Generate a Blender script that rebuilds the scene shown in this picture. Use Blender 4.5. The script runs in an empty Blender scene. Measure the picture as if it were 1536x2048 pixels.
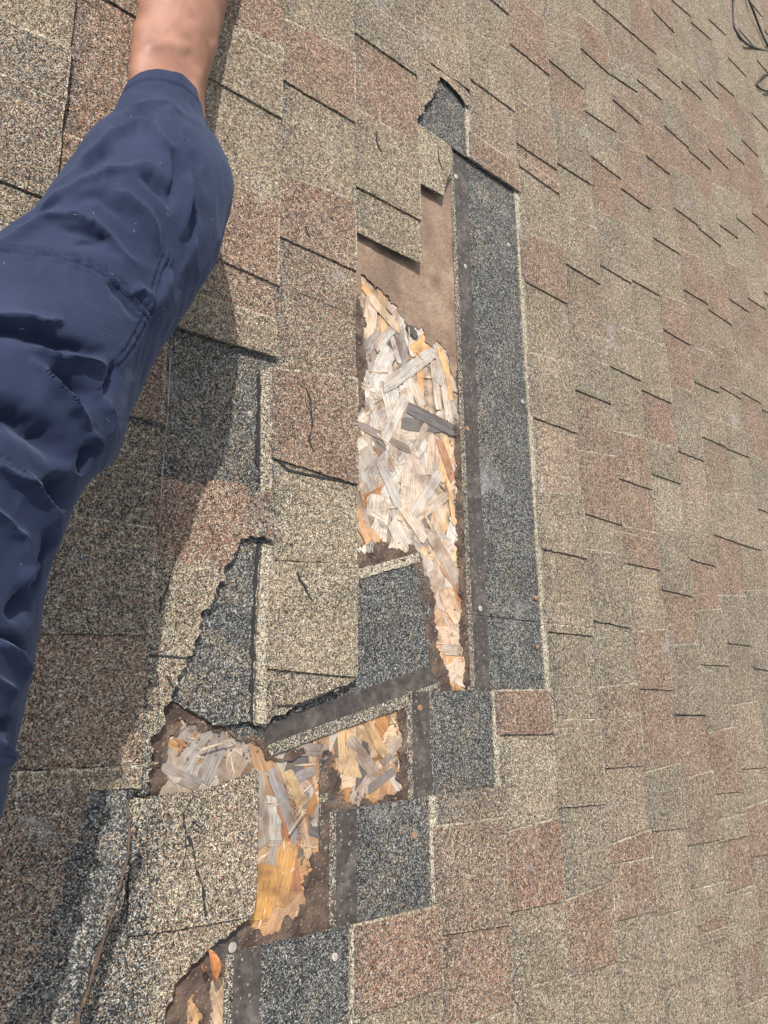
import bpy, bmesh, math, random
from mathutils import Vector, Matrix, noise, geometry
R = random.Random(7)
S = bpy.context.scene
C = S.collection
rad = math.radians

# ------------------------------------------------------------------ camera
# Roof frame: u = down the slope, v = along the courses, w = up from the shingles.
TILT = Matrix.Rotation(rad(22), 4, 'Y')                 # the roof pitch
CAMH = 0.87072
CR = ((0.7180121, -0.0133778, 0.6959020), (0.1717134, -0.9655073, -0.1957297), (0.6745170, 0.2600320, -0.6909488))
FPX = 1681.9
cam_d = bpy.data.cameras.new('camera')
cam = bpy.data.objects.new('camera', cam_d); C.objects.link(cam)
m = Matrix(((CR[0][0], -CR[1][0], -CR[2][0], 0), (CR[0][1], -CR[1][1], -CR[2][1], 0), (CR[0][2], -CR[1][2], -CR[2][2], CAMH), (0, 0, 0, 1)))
cam.matrix_world = TILT @ m
cam_d.sensor_fit = 'VERTICAL'; cam_d.sensor_height = 36; cam_d.lens = FPX / 2048 * 36
cam_d.clip_start = 0.02; cam_d.clip_end = 300
S.camera = cam
S.render.resolution_x = 768; S.render.resolution_y = 1024

# ------------------------------------------------------------------ light
SUN = Vector((-0.76, 0.72, 1.0)).normalized()           # towards the sun, roof frame
sw = (TILT.to_3x3() @ SUN).normalized()
world = bpy.data.worlds.new('World'); S.world = world; world.use_nodes = True
wn = world.node_tree.nodes; bg = wn['Background']
sky = wn.new('ShaderNodeTexSky'); sky.sky_type = 'NISHITA'; sky.sun_disc = False
sky.sun_elevation = math.asin(sw.z); sky.sun_rotation = math.atan2(sw.x, sw.y)
sky.air_density = 1.0; sky.dust_density = 2.0
hs = wn.new('ShaderNodeHueSaturation'); hs.inputs['Saturation'].default_value = .38
world.node_tree.links.new(sky.outputs[0], hs.inputs['Color']); world.node_tree.links.new(hs.outputs[0], bg.inputs[0]); bg.inputs[1].default_value = 0.15
ld = bpy.data.lights.new('sun', 'SUN'); ld.energy = 3.15; ld.angle = rad(0.55); ld.color = (1, 0.955, 0.89)
lo = bpy.data.objects.new('sun', ld); C.objects.link(lo)
lo.rotation_euler = sw.to_track_quat('Z', 'Y').to_euler(); lo.location = (0, 0, 6)
S.view_settings.view_transform = 'Standard'; S.view_settings.look = 'None'
S.view_settings.exposure = 0.74; S.view_settings.gamma = 1; S.view_settings.use_curve_mapping = False

# ------------------------------------------------------------------ helpers
def at(x, y, w=0.0):
    """roof-frame point at height w seen at photograph pixel (x, y)"""
    a, b = (x - 768) / FPX, (y - 1024) / FPX
    d = [a * CR[0][i] + b * CR[1][i] + CR[2][i] for i in range(3)]
    t = (w - CAMH) / d[2]
    return Vector((t * d[0], t * d[1], w))

def tag(o, label=None, cat=None, group=None, kind=None):
    if label: o['label'] = label
    if cat: o['category'] = cat
    if group: o['group'] = group
    if kind: o['kind'] = kind
    return o

def empty(name, loc=(0, 0, 0), parent=None):
    o = bpy.data.objects.new(name, None); C.objects.link(o)
    o.empty_display_size = 0.05
    if parent: o.parent = parent; o.location = loc
    else: o.matrix_world = TILT @ Matrix.Translation(loc)
    return o

def link(name, me, mat=None, parent=None, off=None):
    o = bpy.data.objects.new(name, me); C.objects.link(o)
    if mat: me.materials.append(mat)
    if parent: o.parent = parent
    else: o.matrix_world = TILT.copy()
    return o

def nz(x, y, s, z=0.0):
    return noise.noise(Vector((x * s, y * s, z)))

class MB:
    """collects plates (top, walls) with a tone per vertex"""
    def __init__(s): s.v = []; s.f = []; s.t = []; s.smooth = []
    def add(s, v, f, t, sm=False):
        n = len(s.v); s.v += v; s.t += t
        s.f += [tuple(i + n for i in q) for q in f]; s.smooth += [sm] * len(f)
    def build(s, name, mat, parent=None):
        me = bpy.data.meshes.new(name); me.from_pydata([tuple(p) for p in s.v], [], s.f)
        ca = me.color_attributes.new('tone', 'FLOAT_COLOR', 'POINT')
        ca.data.foreach_set('color', [c for t in s.t for c in (t[0], t[1], t[2], 1.0)])
        me.polygons.foreach_set('use_smooth', s.smooth); me.update()
        return link(name, me, mat, parent)

def grid_plate(mb, c00, c01, c10, c11, hf, th, tf, su=.03, sv=.03, jag=.0006, seed=0.0, lit_wear=False):
    """quad plate; cXY: X=0/1 upslope/downslope edge, Y=0/1 low/high v; wear = chalky rubbed butt and upper side, their pale sunlit lines painted in"""
    du, dv = abs(c10[0] - c00[0]), abs(c01[1] - c00[1])
    nu = max(2, int(du / su) + 1); nv = max(2, int(dv / sv) + 1)
    A = [i / nu for i in range(nu + 1)]; Bv = [j / nv for j in range(nv + 1)]
    if lit_wear:
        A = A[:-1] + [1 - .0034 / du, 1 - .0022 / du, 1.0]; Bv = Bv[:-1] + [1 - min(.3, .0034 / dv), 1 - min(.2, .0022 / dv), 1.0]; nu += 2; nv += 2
    V = []; T = []
    for i, a in enumerate(A):
        for j, b in enumerate(Bv):
            u = (c00[0] * (1 - b) + c01[0] * b) * (1 - a) + (c10[0] * (1 - b) + c11[0] * b) * a
            v = (c00[1] * (1 - b) + c01[1] * b) * (1 - a) + (c10[1] * (1 - b) + c11[1] * b) * a
            if i == nu: u += nz(v, seed, 90) * jag * 2 + nz(v, seed, 9) * jag * 2
            if j in (0, nv): v += nz(u, seed + j, 90) * jag * 2
            t = tf(u, v)
            if lit_wear and (i >= nu - 1 or j >= nv - 1):
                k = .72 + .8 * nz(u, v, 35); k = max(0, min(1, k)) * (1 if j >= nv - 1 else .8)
                t = (t[0] * (1 - k), max(t[1], .8 * k), t[2] * (1 - .8 * k))  # chalky edge tone that also paints in the sunlit line of the rim
            V.append(Vector((u, v, hf(u, v)))); T.append(t)
    n = (nu + 1) * (nv + 1); W = nv + 1
    F = [(i * W + j, (i + 1) * W + j, (i + 1) * W + j + 1, i * W + j + 1) for i in range(nu) for j in range(nv)]
    ring = [i * W for i in range(nu + 1)] + [nu * W + j for j in range(1, nv + 1)] + [i * W + nv for i in range(nu - 1, -1, -1)] + [j for j in range(nv - 1, 0, -1)]
    low = [V[i] - Vector((0, 0, th)) for i in ring]
    k = len(ring)
    F += [(ring[i], n + i, n + (i + 1) % k, ring[(i + 1) % k]) for i in range(k)]
    mb.add(V + low, F, T + [(T[i][0] * .3, .45, .55) for i in ring])

def roughen(poly, torn=.003, step=.004, seed=0.0):
    """subdivide an outline [(u, v, amount)] and wobble it; amount 0 keeps an edge clean"""
    out = []
    n = len(poly)
    for i in range(n):
        p, q = poly[i], poly[(i + 1) % n]
        a = p[2] if len(p) > 2 else 1.0
        L = math.hypot(q[0] - p[0], q[1] - p[1]); k = max(1, int(L / step))
        nx, ny = -(q[1] - p[1]) / max(L, 1e-6), (q[0] - p[0]) / max(L, 1e-6)
        for j in range(k):
            f = j / k; u = p[0] + (q[0] - p[0]) * f; v = p[1] + (q[1] - p[1]) * f
            d = (nz(u + seed, v, 70) * .9 + nz(u + seed, v, 190) * .55 + nz(u + seed, v, 420) * .3) * torn * max(a, .12)
            out.append((u + nx * d, v + ny * d))
    return out

def inside(poly, x, y):
    c = False; j = len(poly) - 1
    for i in range(len(poly)):
        a, b = poly[i], poly[j]
        if (a[1] > y) != (b[1] > y) and x < (b[0] - a[0]) * (y - a[1]) / (b[1] - a[1]) + a[0]: c = not c
        j = i
    return c

def poly_plate(mb, poly, hf, th, tf, sp=.012, torn=.003, step=.004, seed=0.0):
    """plate of any outline (roof coordinates), triangulated, with thickness"""
    o = roughen(poly, torn, step, seed); n = len(o)
    us = [p[0] for p in o]; vs = [p[1] for p in o]
    pts = [Vector(p) for p in o]
    u = min(us)
    while u < max(us):
        v = min(vs)
        while v < max(vs):
            a, b = u + nz(u, v, 300) * sp * .5, v + nz(v, u, 300) * sp * .5
            if inside(o, a, b): pts.append(Vector((a, b)))
            v += sp
        u += sp
    vv, ee, ff, ov, oe, of = geometry.delaunay_2d_cdt(pts, [(i, (i + 1) % n) for i in range(n)], [], 1, 1e-7)
    V = [Vector((p[0], p[1], hf(p[0], p[1]))) for p in vv]
    T = [tf(p[0], p[1]) for p in vv]
    F = [tuple(f) for f in ff]
    cnt = {}
    for f in F:
        for i in range(len(f)):
            a, b = f[i], f[(i + 1) % len(f)]
            if (b, a) in cnt: del cnt[(b, a)]
            else: cnt[(a, b)] = 1
    idx = {}; low = []
    for a, b in cnt:
        for q in (a, b):
            if q not in idx: idx[q] = len(V) + len(low); low.append(V[q] - Vector((0, 0, th)))
    F += [(b, a, idx[a], idx[b]) for a, b in cnt]
    T += [(0.2, 0, 1.0)] * len(low)
    mb.add(V + low, F, T)

def px(pts, w=0.0):
    """photograph outline [(x, y[, amount])] -> roof coordinates on a layer at height w"""
    out = []
    for p in pts:
        q = at(p[0], p[1], w); out.append((q.x, q.y, p[2] if len(p) > 2 else 1.0))
    return out

# ------------------------------------------------------------------ materials
def mat(name):
    m = bpy.data.materials.new(name); m.use_nodes = True
    nt = m.node_tree; return m, nt, nt.nodes, nt.links, nt.nodes['Principled BSDF']

def ramp(N, stops, const=True):
    r = N.new('ShaderNodeValToRGB'); cr = r.color_ramp
    if const: cr.interpolation = 'CONSTANT'
    cr.elements[0].position = stops[0][0]; cr.elements[0].color = (*stops[0][1], 1)
    cr.elements[1].position = stops[1][0]; cr.elements[1].color = (*stops[1][1], 1)
    for p, c in stops[2:]:
        e = cr.elements.new(p); e.color = (*c, 1)
    return r

def math_n(N, L, op, a, b, clamp=False):
    n = N.new('ShaderNodeMath'); n.operation = op; n.use_clamp = clamp
    for i, x in enumerate((a, b)):
        if isinstance(x, (int, float)): n.inputs[i].default_value = x
        else: L.new(x, n.inputs[i])
    return n.outputs[0]

def mix_c(N, L, f, a, b, mode='MIX'):
    n = N.new('ShaderNodeMix'); n.data_type = 'RGBA'; n.blend_type = mode
    for s, x in ((n.inputs[0], f), (n.inputs[6], a), (n.inputs[7], b)):
        if isinstance(x, (int, float)): s.default_value = x
        elif isinstance(x, tuple): s.default_value = (*x, 1)
        else: L.new(x, s)
    return n.outputs[2]

def granules():
    m, nt, N, L, B = mat('shingle granules')
    tc = N.new('ShaderNodeTexCoord')
    vo = N.new('ShaderNodeTexVoronoi'); vo.inputs['Scale'].default_value = 690; vo.inputs['Randomness'].default_value = 1
    L.new(tc.outputs['Object'], vo.inputs['Vector'])
    sp = N.new('ShaderNodeSeparateColor'); L.new(vo.outputs['Color'], sp.inputs[0])
    tan = ramp(N, [(0, (.070, .056, .045)), (.15, (.160, .120, .082)), (.38, (.305, .238, .158)), (.72, (.43, .352, .24)), (.83, (.205, .19, .15)), (.94, (.23, .15, .095))])
    red = ramp(N, [(0, (.055, .042, .038)), (.18, (.19, .102, .068)), (.46, (.285, .18, .122)), (.72, (.42, .31, .235)), (.86, (.15, .13, .12)), (.93, (.29, .135, .09))])
    dark = ramp(N, [(0, (.030, .031, .032)), (.34, (.080, .079, .074)), (.64, (.15, .148, .138)), (.87, (.32, .315, .29))])
    cre = ramp(N, [(0, (.12, .10, .08)), (.14, (.45, .38, .27)), (.55, (.56, .50, .39)), (.85, (.30, .265, .20))])
    for r in (tan, red, dark, cre): L.new(sp.outputs[0], r.inputs[0])
    at_ = N.new('ShaderNodeAttribute'); at_.attribute_name = 'tone'
    ts = N.new('ShaderNodeSeparateColor'); L.new(at_.outputs['Color'], ts.inputs[0])
    pn = N.new('ShaderNodeTexNoise'); pn.inputs['Scale'].default_value = 38; pn.inputs['Detail'].default_value = 3
    L.new(tc.outputs['Object'], pn.inputs['Vector'])
    pv = math_n(N, L, 'MULTIPLY', math_n(N, L, 'SUBTRACT', pn.outputs[0], .5), .9)
    def pick(ch, chan):
        w = math_n(N, L, 'MULTIPLY', ts.outputs[ch], math_n(N, L, 'ADD', pv, 1.0))
        return math_n(N, L, 'LESS_THAN', sp.outputs[chan], w)
    c = mix_c(N, L, pick(0, 1), tan.outputs[0], red.outputs[0])
    c = mix_c(N, L, pick(1, 2), c, cre.outputs[0])
    sh = math_n(N, L, 'FRACT', math_n(N, L, 'MULTIPLY', sp.outputs[1], 7.31), 0)
    wd = math_n(N, L, 'MULTIPLY', ts.outputs[2], math_n(N, L, 'ADD', pv, 1.0))
    c = mix_c(N, L, math_n(N, L, 'LESS_THAN', sh, wd), c, dark.outputs[0])
    # clumps and wear
    n2 = N.new('ShaderNodeTexNoise'); n2.inputs['Scale'].default_value = 170; n2.inputs['Detail'].default_value = 2
    n3 = N.new('ShaderNodeTexNoise'); n3.inputs['Scale'].default_value = 9; n3.inputs['Detail'].default_value = 5; n3.inputs['Roughness'].default_value = .65
    L.new(tc.outputs['Object'], n2.inputs['Vector']); L.new(tc.outputs['Object'], n3.inputs['Vector'])
    f2 = N.new('ShaderNodeMapRange'); L.new(n2.outputs[0], f2.inputs[0]); f2.inputs[1].default_value = .3; f2.inputs[2].default_value = .7; f2.inputs[3].default_value = .62; f2.inputs[4].default_value = 1.32
    f3 = N.new('ShaderNodeMapRange'); L.new(n3.outputs[0], f3.inputs[0]); f3.inputs[1].default_value = .3; f3.inputs[2].default_value = .7; f3.inputs[3].default_value = .84; f3.inputs[4].default_value = 1.14
    g = math_n(N, L, 'MULTIPLY', f2.outputs[0], f3.outputs[0])
    n5 = N.new('ShaderNodeTexNoise'); n5.inputs['Scale'].default_value = 7.5; n5.inputs['Detail'].default_value = 7; n5.inputs['Roughness'].default_value = .72
    L.new(tc.outputs['Object'], n5.inputs['Vector'])
    f5 = N.new('ShaderNodeMapRange'); L.new(n5.outputs[0], f5.inputs[0]); f5.inputs[1].default_value = .60; f5.inputs[2].default_value = .74; f5.inputs[3].default_value = 0; f5.inputs[4].default_value = .6
    c = mix_c(N, L, f5.outputs[0], c, (.36, .35, .33))
    vm = N.new('ShaderNodeVectorMath'); vm.operation = 'SCALE'; L.new(c, vm.inputs[0]); L.new(g, vm.inputs['Scale'])
    L.new(vm.outputs[0], B.inputs['Base Color'])
    B.inputs['Roughness'].default_value = .82; B.inputs['Specular IOR Level'].default_value = .1
    h = math_n(N, L, 'ADD', math_n(N, L, 'MULTIPLY', vo.outputs['Distance'], -.9), math_n(N, L, 'MULTIPLY', n2.outputs[0], 1.0))
    h = math_n(N, L, 'ADD', h, math_n(N, L, 'MULTIPLY', sp.outputs[2], .45))
    bu = N.new('ShaderNodeBump'); bu.inputs['Strength'].default_value = 1; bu.inputs['Distance'].default_value = .0013
    L.new(h, bu.inputs['Height']); L.new(bu.outputs[0], B.inputs['Normal'])
    return m
M_GR = granules()

def asphalt():
    m, nt, N, L, B = mat('bare asphalt strip')
    tc = N.new('ShaderNodeTexCoord'); n = N.new('ShaderNodeTexNoise'); n.inputs['Scale'].default_value = 130; n.inputs['Detail'].default_value = 5
    L.new(tc.outputs['Object'], n.inputs['Vector'])
    r = ramp(N, [(.3, (.026, .021, .018)), (.62, (.058, .046, .038)), (.85, (.12, .10, .085))], False); L.new(n.outputs[0], r.inputs[0])
    nb = N.new('ShaderNodeTexNoise'); nb.inputs['Scale'].default_value = 34; nb.inputs['Detail'].default_value = 8; nb.inputs['Roughness'].default_value = .75; L.new(tc.outputs['Object'], nb.inputs['Vector'])
    fb = N.new('ShaderNodeMapRange'); L.new(nb.outputs[0], fb.inputs[0]); fb.inputs[1].default_value = .5; fb.inputs[2].default_value = .68; fb.inputs[3].default_value = 0; fb.inputs[4].default_value = .8
    L.new(mix_c(N, L, fb.outputs[0], r.outputs[0], (.15, .122, .10)), B.inputs['Base Color'])
    bu = N.new('ShaderNodeBump'); bu.inputs['Strength'].default_value = .6; bu.inputs['Distance'].default_value = .0008
    L.new(n.outputs[0], bu.inputs['Height']); L.new(bu.outputs[0], B.inputs['Normal']); B.inputs['Roughness'].default_value = .62
    return m
M_AS = asphalt()

def felt():
    m, nt, N, L, B = mat('brown underlayment felt')
    tc = N.new('ShaderNodeTexCoord'); n = N.new('ShaderNodeTexNoise'); n.inputs['Scale'].default_value = 22; n.inputs['Detail'].default_value = 9; n.inputs['Roughness'].default_value = .68
    L.new(tc.outputs['Object'], n.inputs['Vector'])
    at_ = N.new('ShaderNodeAttribute'); at_.attribute_name = 'tone'
    ts = N.new('ShaderNodeSeparateColor'); L.new(at_.outputs['Color'], ts.inputs[0])
    r = ramp(N, [(.28, (.135, .085, .056)), (.5, (.225, .150, .100)), (.7, (.32, .225, .155))], False); L.new(n.outputs[0], r.inputs[0])
    c = mix_c(N, L, ts.outputs[2], r.outputs[0], (.045, .028, .02))
    nf = N.new('ShaderNodeTexNoise'); nf.inputs['Scale'].default_value = 240; nf.inputs['Detail'].default_value = 3; L.new(tc.outputs['Object'], nf.inputs['Vector'])
    ff = N.new('ShaderNodeMapRange'); L.new(nf.outputs[0], ff.inputs[0]); ff.inputs[1].default_value = .62; ff.inputs[2].default_value = .70; ff.inputs[3].default_value = 0; ff.inputs[4].default_value = .7
    c = mix_c(N, L, math_n(N, L, 'MULTIPLY', ff.outputs[0], math_n(N, L, 'ADD', ts.outputs[2], .15)), c, (.36, .24, .15))
    L.new(c, B.inputs['Base Color'])
    n2 = N.new('ShaderNodeTexNoise'); n2.inputs['Scale'].default_value = 160; n2.inputs['Detail'].default_value = 4; L.new(tc.outputs['Object'], n2.inputs['Vector'])
    bu = N.new('ShaderNodeBump'); bu.inputs['Strength'].default_value = .9; bu.inputs['Distance'].default_value = .0025
    L.new(math_n(N, L, 'ADD', n2.outputs[0], n.outputs[0]), bu.inputs['Height']); L.new(bu.outputs[0], B.inputs['Normal']); B.inputs['Roughness'].default_value = .85
    return m
M_FE = felt()

def wood():
    m, nt, N, L, B = mat('wood flake')
    tc = N.new('ShaderNodeTexCoord'); oi = N.new('ShaderNodeObjectInfo')
    off = N.new('ShaderNodeVectorMath'); off.operation = 'ADD'; sc = N.new('ShaderNodeVectorMath'); sc.operation = 'SCALE'
    cb = N.new('ShaderNodeCombineXYZ')
    for i in range(3): L.new(oi.outputs['Random'], cb.inputs[i])
    L.new(cb.outputs[0], sc.inputs[0]); sc.inputs['Scale'].default_value = 9.7
    L.new(tc.outputs['Object'], off.inputs[0]); L.new(sc.outputs[0], off.inputs[1])
    mp = N.new('ShaderNodeMapping'); mp.inputs['Scale'].default_value = (7, 210, 30); L.new(off.outputs[0], mp.inputs[0])
    n = N.new('ShaderNodeTexNoise'); n.inputs['Scale'].default_value = 2.6; n.inputs['Detail'].default_value = 7; n.inputs['Roughness'].default_value = .7; n.inputs['Distortion'].default_value = .25; L.new(mp.outputs[0], n.inputs['Vector'])
    r = ramp(N, [(.3, (.30, .27, .25)), (.46, (.82, .80, .78)), (.58, (1.1, 1.08, 1.04)), (.72, (.78, .72, .66))], False); L.new(n.outputs[0], r.inputs[0])
    c = mix_c(N, L, 1.0, oi.outputs['Color'], r.outputs[0], 'MULTIPLY')
    n4 = N.new('ShaderNodeTexNoise'); n4.inputs['Scale'].default_value = 26; n4.inputs['Detail'].default_value = 4; L.new(off.outputs[0], n4.inputs['Vector'])
    f4 = N.new('ShaderNodeMapRange'); L.new(n4.outputs[0], f4.inputs[0]); f4.inputs[1].default_value = .5; f4.inputs[2].default_value = .68; f4.inputs[3].default_value = 0; f4.inputs[4].default_value = .7
    c = mix_c(N, L, f4.outputs[0], c, (.20, .12, .07), 'MIX')
    ge = N.new('ShaderNodeNewGeometry'); n6 = N.new('ShaderNodeTexNoise'); n6.inputs['Scale'].default_value = 19; n6.inputs['Detail'].default_value = 6; n6.inputs['Roughness'].default_value = .6; L.new(ge.outputs['Position'], n6.inputs['Vector'])
    r6 = ramp(N, [(.35, (.66, .62, .60)), (.5, (1.0, 1.0, 1.0)), (.66, (1.18, 1.12, 1.02))], False); L.new(n6.outputs[0], r6.inputs[0])
    c = mix_c(N, L, 1.0, c, r6.outputs[0], 'MULTIPLY')
    n7 = N.new('ShaderNodeTexNoise'); n7.inputs['Scale'].default_value = 5.5; n7.inputs['Detail'].default_value = 5; L.new(mp.outputs[0], n7.inputs['Vector'])
    f7 = N.new('ShaderNodeMapRange'); L.new(n7.outputs[0], f7.inputs[0]); f7.inputs[1].default_value = .60; f7.inputs[2].default_value = .66; f7.inputs[3].default_value = 0; f7.inputs[4].default_value = .75
    c = mix_c(N, L, f7.outputs[0], c, (.10, .075, .055), 'MIX')
    L.new(c, B.inputs['Base Color']); B.inputs['Roughness'].default_value = .75; B.inputs['Specular IOR Level'].default_value = .2
    bu = N.new('ShaderNodeBump'); bu.inputs['Strength'].default_value = .8; bu.inputs['Distance'].default_value = .0008
    L.new(n.outputs[0], bu.inputs['Height']); L.new(bu.outputs[0], B.inputs['Normal'])
    return m
M_WO = wood()

def simple(name, col, rough=.6, metal=0, nsc=60, var=.3, bump=.0004, spec=.4):
    m, nt, N, L, B = mat(name)
    tc = N.new('ShaderNodeTexCoord'); n = N.new('ShaderNodeTexNoise'); n.inputs['Scale'].default_value = nsc; n.inputs['Detail'].default_value = 5
    L.new(tc.outputs['Object'], n.inputs['Vector'])
    r = ramp(N, [(.3, tuple(x * (1 - var) for x in col)), (.7, tuple(min(1, x * (1 + var)) for x in col))], False)
    L.new(n.outputs[0], r.inputs[0]); L.new(r.outputs[0], B.inputs['Base Color'])
    B.inputs['Roughness'].default_value = rough; B.inputs['Metallic'].default_value = metal; B.inputs['Specular IOR Level'].default_value = spec
    bu = N.new('ShaderNodeBump'); bu.inputs['Strength'].default_value = .6; bu.inputs['Distance'].default_value = bump
    L.new(n.outputs[0], bu.inputs['Height']); L.new(bu.outputs[0], B.inputs['Normal'])
    return m
M_NAIL = simple('weathered zinc nail', (.34, .31, .26), .55, .15, 300, .3)
M_RUST = simple('rusty nail', (.27, .15, .085), .65, .1, 300, .35)
M_GLUE = simple('tar dot', (.17, .155, .14), .5, 0, 200, .35)
M_TAR = simple('tar crack', (.02, .019, .019), .7, 0, 200, .3)
M_LEAF = simple('dry leaf', (.40, .16, .06), .5, 0, 120, .35)
M_STEM = simple('leaf stem', (.22, .11, .05), .6)
M_DECK = simple('sheathing core', (.30, .22, .15), .9, 0, 70, .6, .002)
M_LAWN = simple('lawn', (.05, .09, .03), .9, 0, 3, .4, .01)

def cloth():
    m, nt, N, L, B = mat('navy cotton twill')
    tc = N.new('ShaderNodeTexCoord')
    mp = N.new('ShaderNodeMapping'); mp.inputs['Rotation'].default_value = (0, 0, 1.0); L.new(tc.outputs['Object'], mp.inputs[0])
    n = N.new('ShaderNodeTexNoise'); n.inputs['Scale'].default_value = 16; n.inputs['Detail'].default_value = 6; L.new(tc.outputs['Object'], n.inputs['Vector'])
    r = ramp(N, [(.3, (.012, .0185, .043)), (.7, (.020, .0285, .062))], False); L.new(n.outputs[0], r.inputs[0])
    L.new(r.outputs[0], B.inputs['Base Color'])
    w = N.new('ShaderNodeTexWave'); w.inputs['Scale'].default_value = 300; w.inputs['Distortion'].default_value = 1.5; w.inputs['Detail'].default_value = 2; L.new(mp.outputs[0], w.inputs['Vector'])
    n2 = N.new('ShaderNodeTexNoise'); n2.inputs['Scale'].default_value = 900; L.new(tc.outputs['Object'], n2.inputs['Vector'])
    bu = N.new('ShaderNodeBump'); bu.inputs['Strength'].default_value = .6; bu.inputs['Distance'].default_value = .0005
    L.new(math_n(N, L, 'ADD', w.outputs[0], n2.outputs[0]), bu.inputs['Height']); L.new(bu.outputs[0], B.inputs['Normal'])
    B.inputs['Roughness'].default_value = .85; B.inputs['Specular IOR Level'].default_value = .2
    B.inputs['Sheen Weight'].default_value = .22; B.inputs['Sheen Roughness'].default_value = .4; B.inputs['Sheen Tint'].default_value = (.6, .7, 1, 1)
    return m
M_CL = cloth()
M_THREAD = simple('navy thread', (.018, .028, .07), .7)

def skin():
    m, nt, N, L, B = mat('tanned skin')
    tc = N.new('ShaderNodeTexCoord'); n = N.new('ShaderNodeTexNoise'); n.inputs['Scale'].default_value = 18; n.inputs['Detail'].default_value = 6; L.new(tc.outputs['Object'], n.inputs['Vector'])
    r = ramp(N, [(.3, (.18, .080, .050)), (.5, (.265, .124, .078)), (.72, (.34, .172, .115))], False); L.new(n.outputs[0], r.inputs[0]); L.new(r.outputs[0], B.inputs['Base Color'])
    B.inputs['Subsurface Weight'].default_value = .12; B.inputs['Subsurface Radius'].default_value = (.01, .004, .002); B.inputs['Subsurface Scale'].default_value = .6
    B.inputs['Roughness'].default_value = .5
    v = N.new('ShaderNodeTexVoronoi'); v.inputs['Scale'].default_value = 700; L.new(tc.outputs['Object'], v.inputs['Vector'])
    bu = N.new('ShaderNodeBump'); bu.inputs['Strength'].default_value = .35; bu.inputs['Distance'].default_value = .0005
    L.new(math_n(N, L, 'ADD', v.outputs[0], n.outputs[0]), bu.inputs['Height']); L.new(bu.outputs[0], B.inputs['Normal'])
    return m
M_SK = skin()

# ------------------------------------------------------------------ roof: levels and courses
DK = -0.0160                                   # top of the wooden sheathing
AL = 0.039; WID = 0.345; TB = .0016; TT = .0040
UB = {-5: -.125, -4: .02, -3: .17, -2: .322, -1: .474, 0: .642, 1: .793, 2: .946, 3: 1.100, 4: 1.247, 5: 1.3934, 6: 1.5379, 7: 1.680, 8: 1.8217, 9: 1.9633, 10: 2.1066, 11: 2.2481}
for k in range(12, 27): UB[k] = 2.2481 + .1425 * (k - 11)
V_LO, V_HI = -1.1, 4.1

def waves(u, v): return .0009 * nz(u, v, 5.5) + .0004 * nz(v, u, 22)
def h_base(k):
    u0 = UB[k] - WID
    return lambda u, v: DK + AL * (u - u0) + TB + waves(u, v) + .0027
TONES = {'t': (.08, .12, .10), 'r': (.70, .06, .07), 'b': (.46, .07, .15), 'g': (.0, .10, .24), 'o': (.66, .26, .0), 'y': (.05, .26, .08), 'p': (.36, .18, .08), 'd': (0, 0, 1.0), 'n': (.22, .08, .32)}
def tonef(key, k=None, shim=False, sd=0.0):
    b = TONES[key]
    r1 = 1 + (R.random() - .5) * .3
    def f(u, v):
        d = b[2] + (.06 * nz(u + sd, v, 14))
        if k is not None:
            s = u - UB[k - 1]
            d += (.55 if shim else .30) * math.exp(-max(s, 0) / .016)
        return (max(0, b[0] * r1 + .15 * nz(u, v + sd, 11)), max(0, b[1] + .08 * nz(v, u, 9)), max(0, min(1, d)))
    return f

roof = empty('roof'); tag(roof, 'sloping roof of weathered brown and tan laminated asphalt shingles with a torn-open patch', None, None, 'structure')

# wooden sheathing under everything
mb = MB()
grid_plate(mb, (-.95, V_LO), (-.95, V_HI), (UB[26], V_LO), (UB[26], V_HI), lambda u, v: DK - .0012, .011, lambda u, v: (0, 0, 0), .5, .5, 0)
mb.build('sheathing_board', M_DECK, roof)

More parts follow.
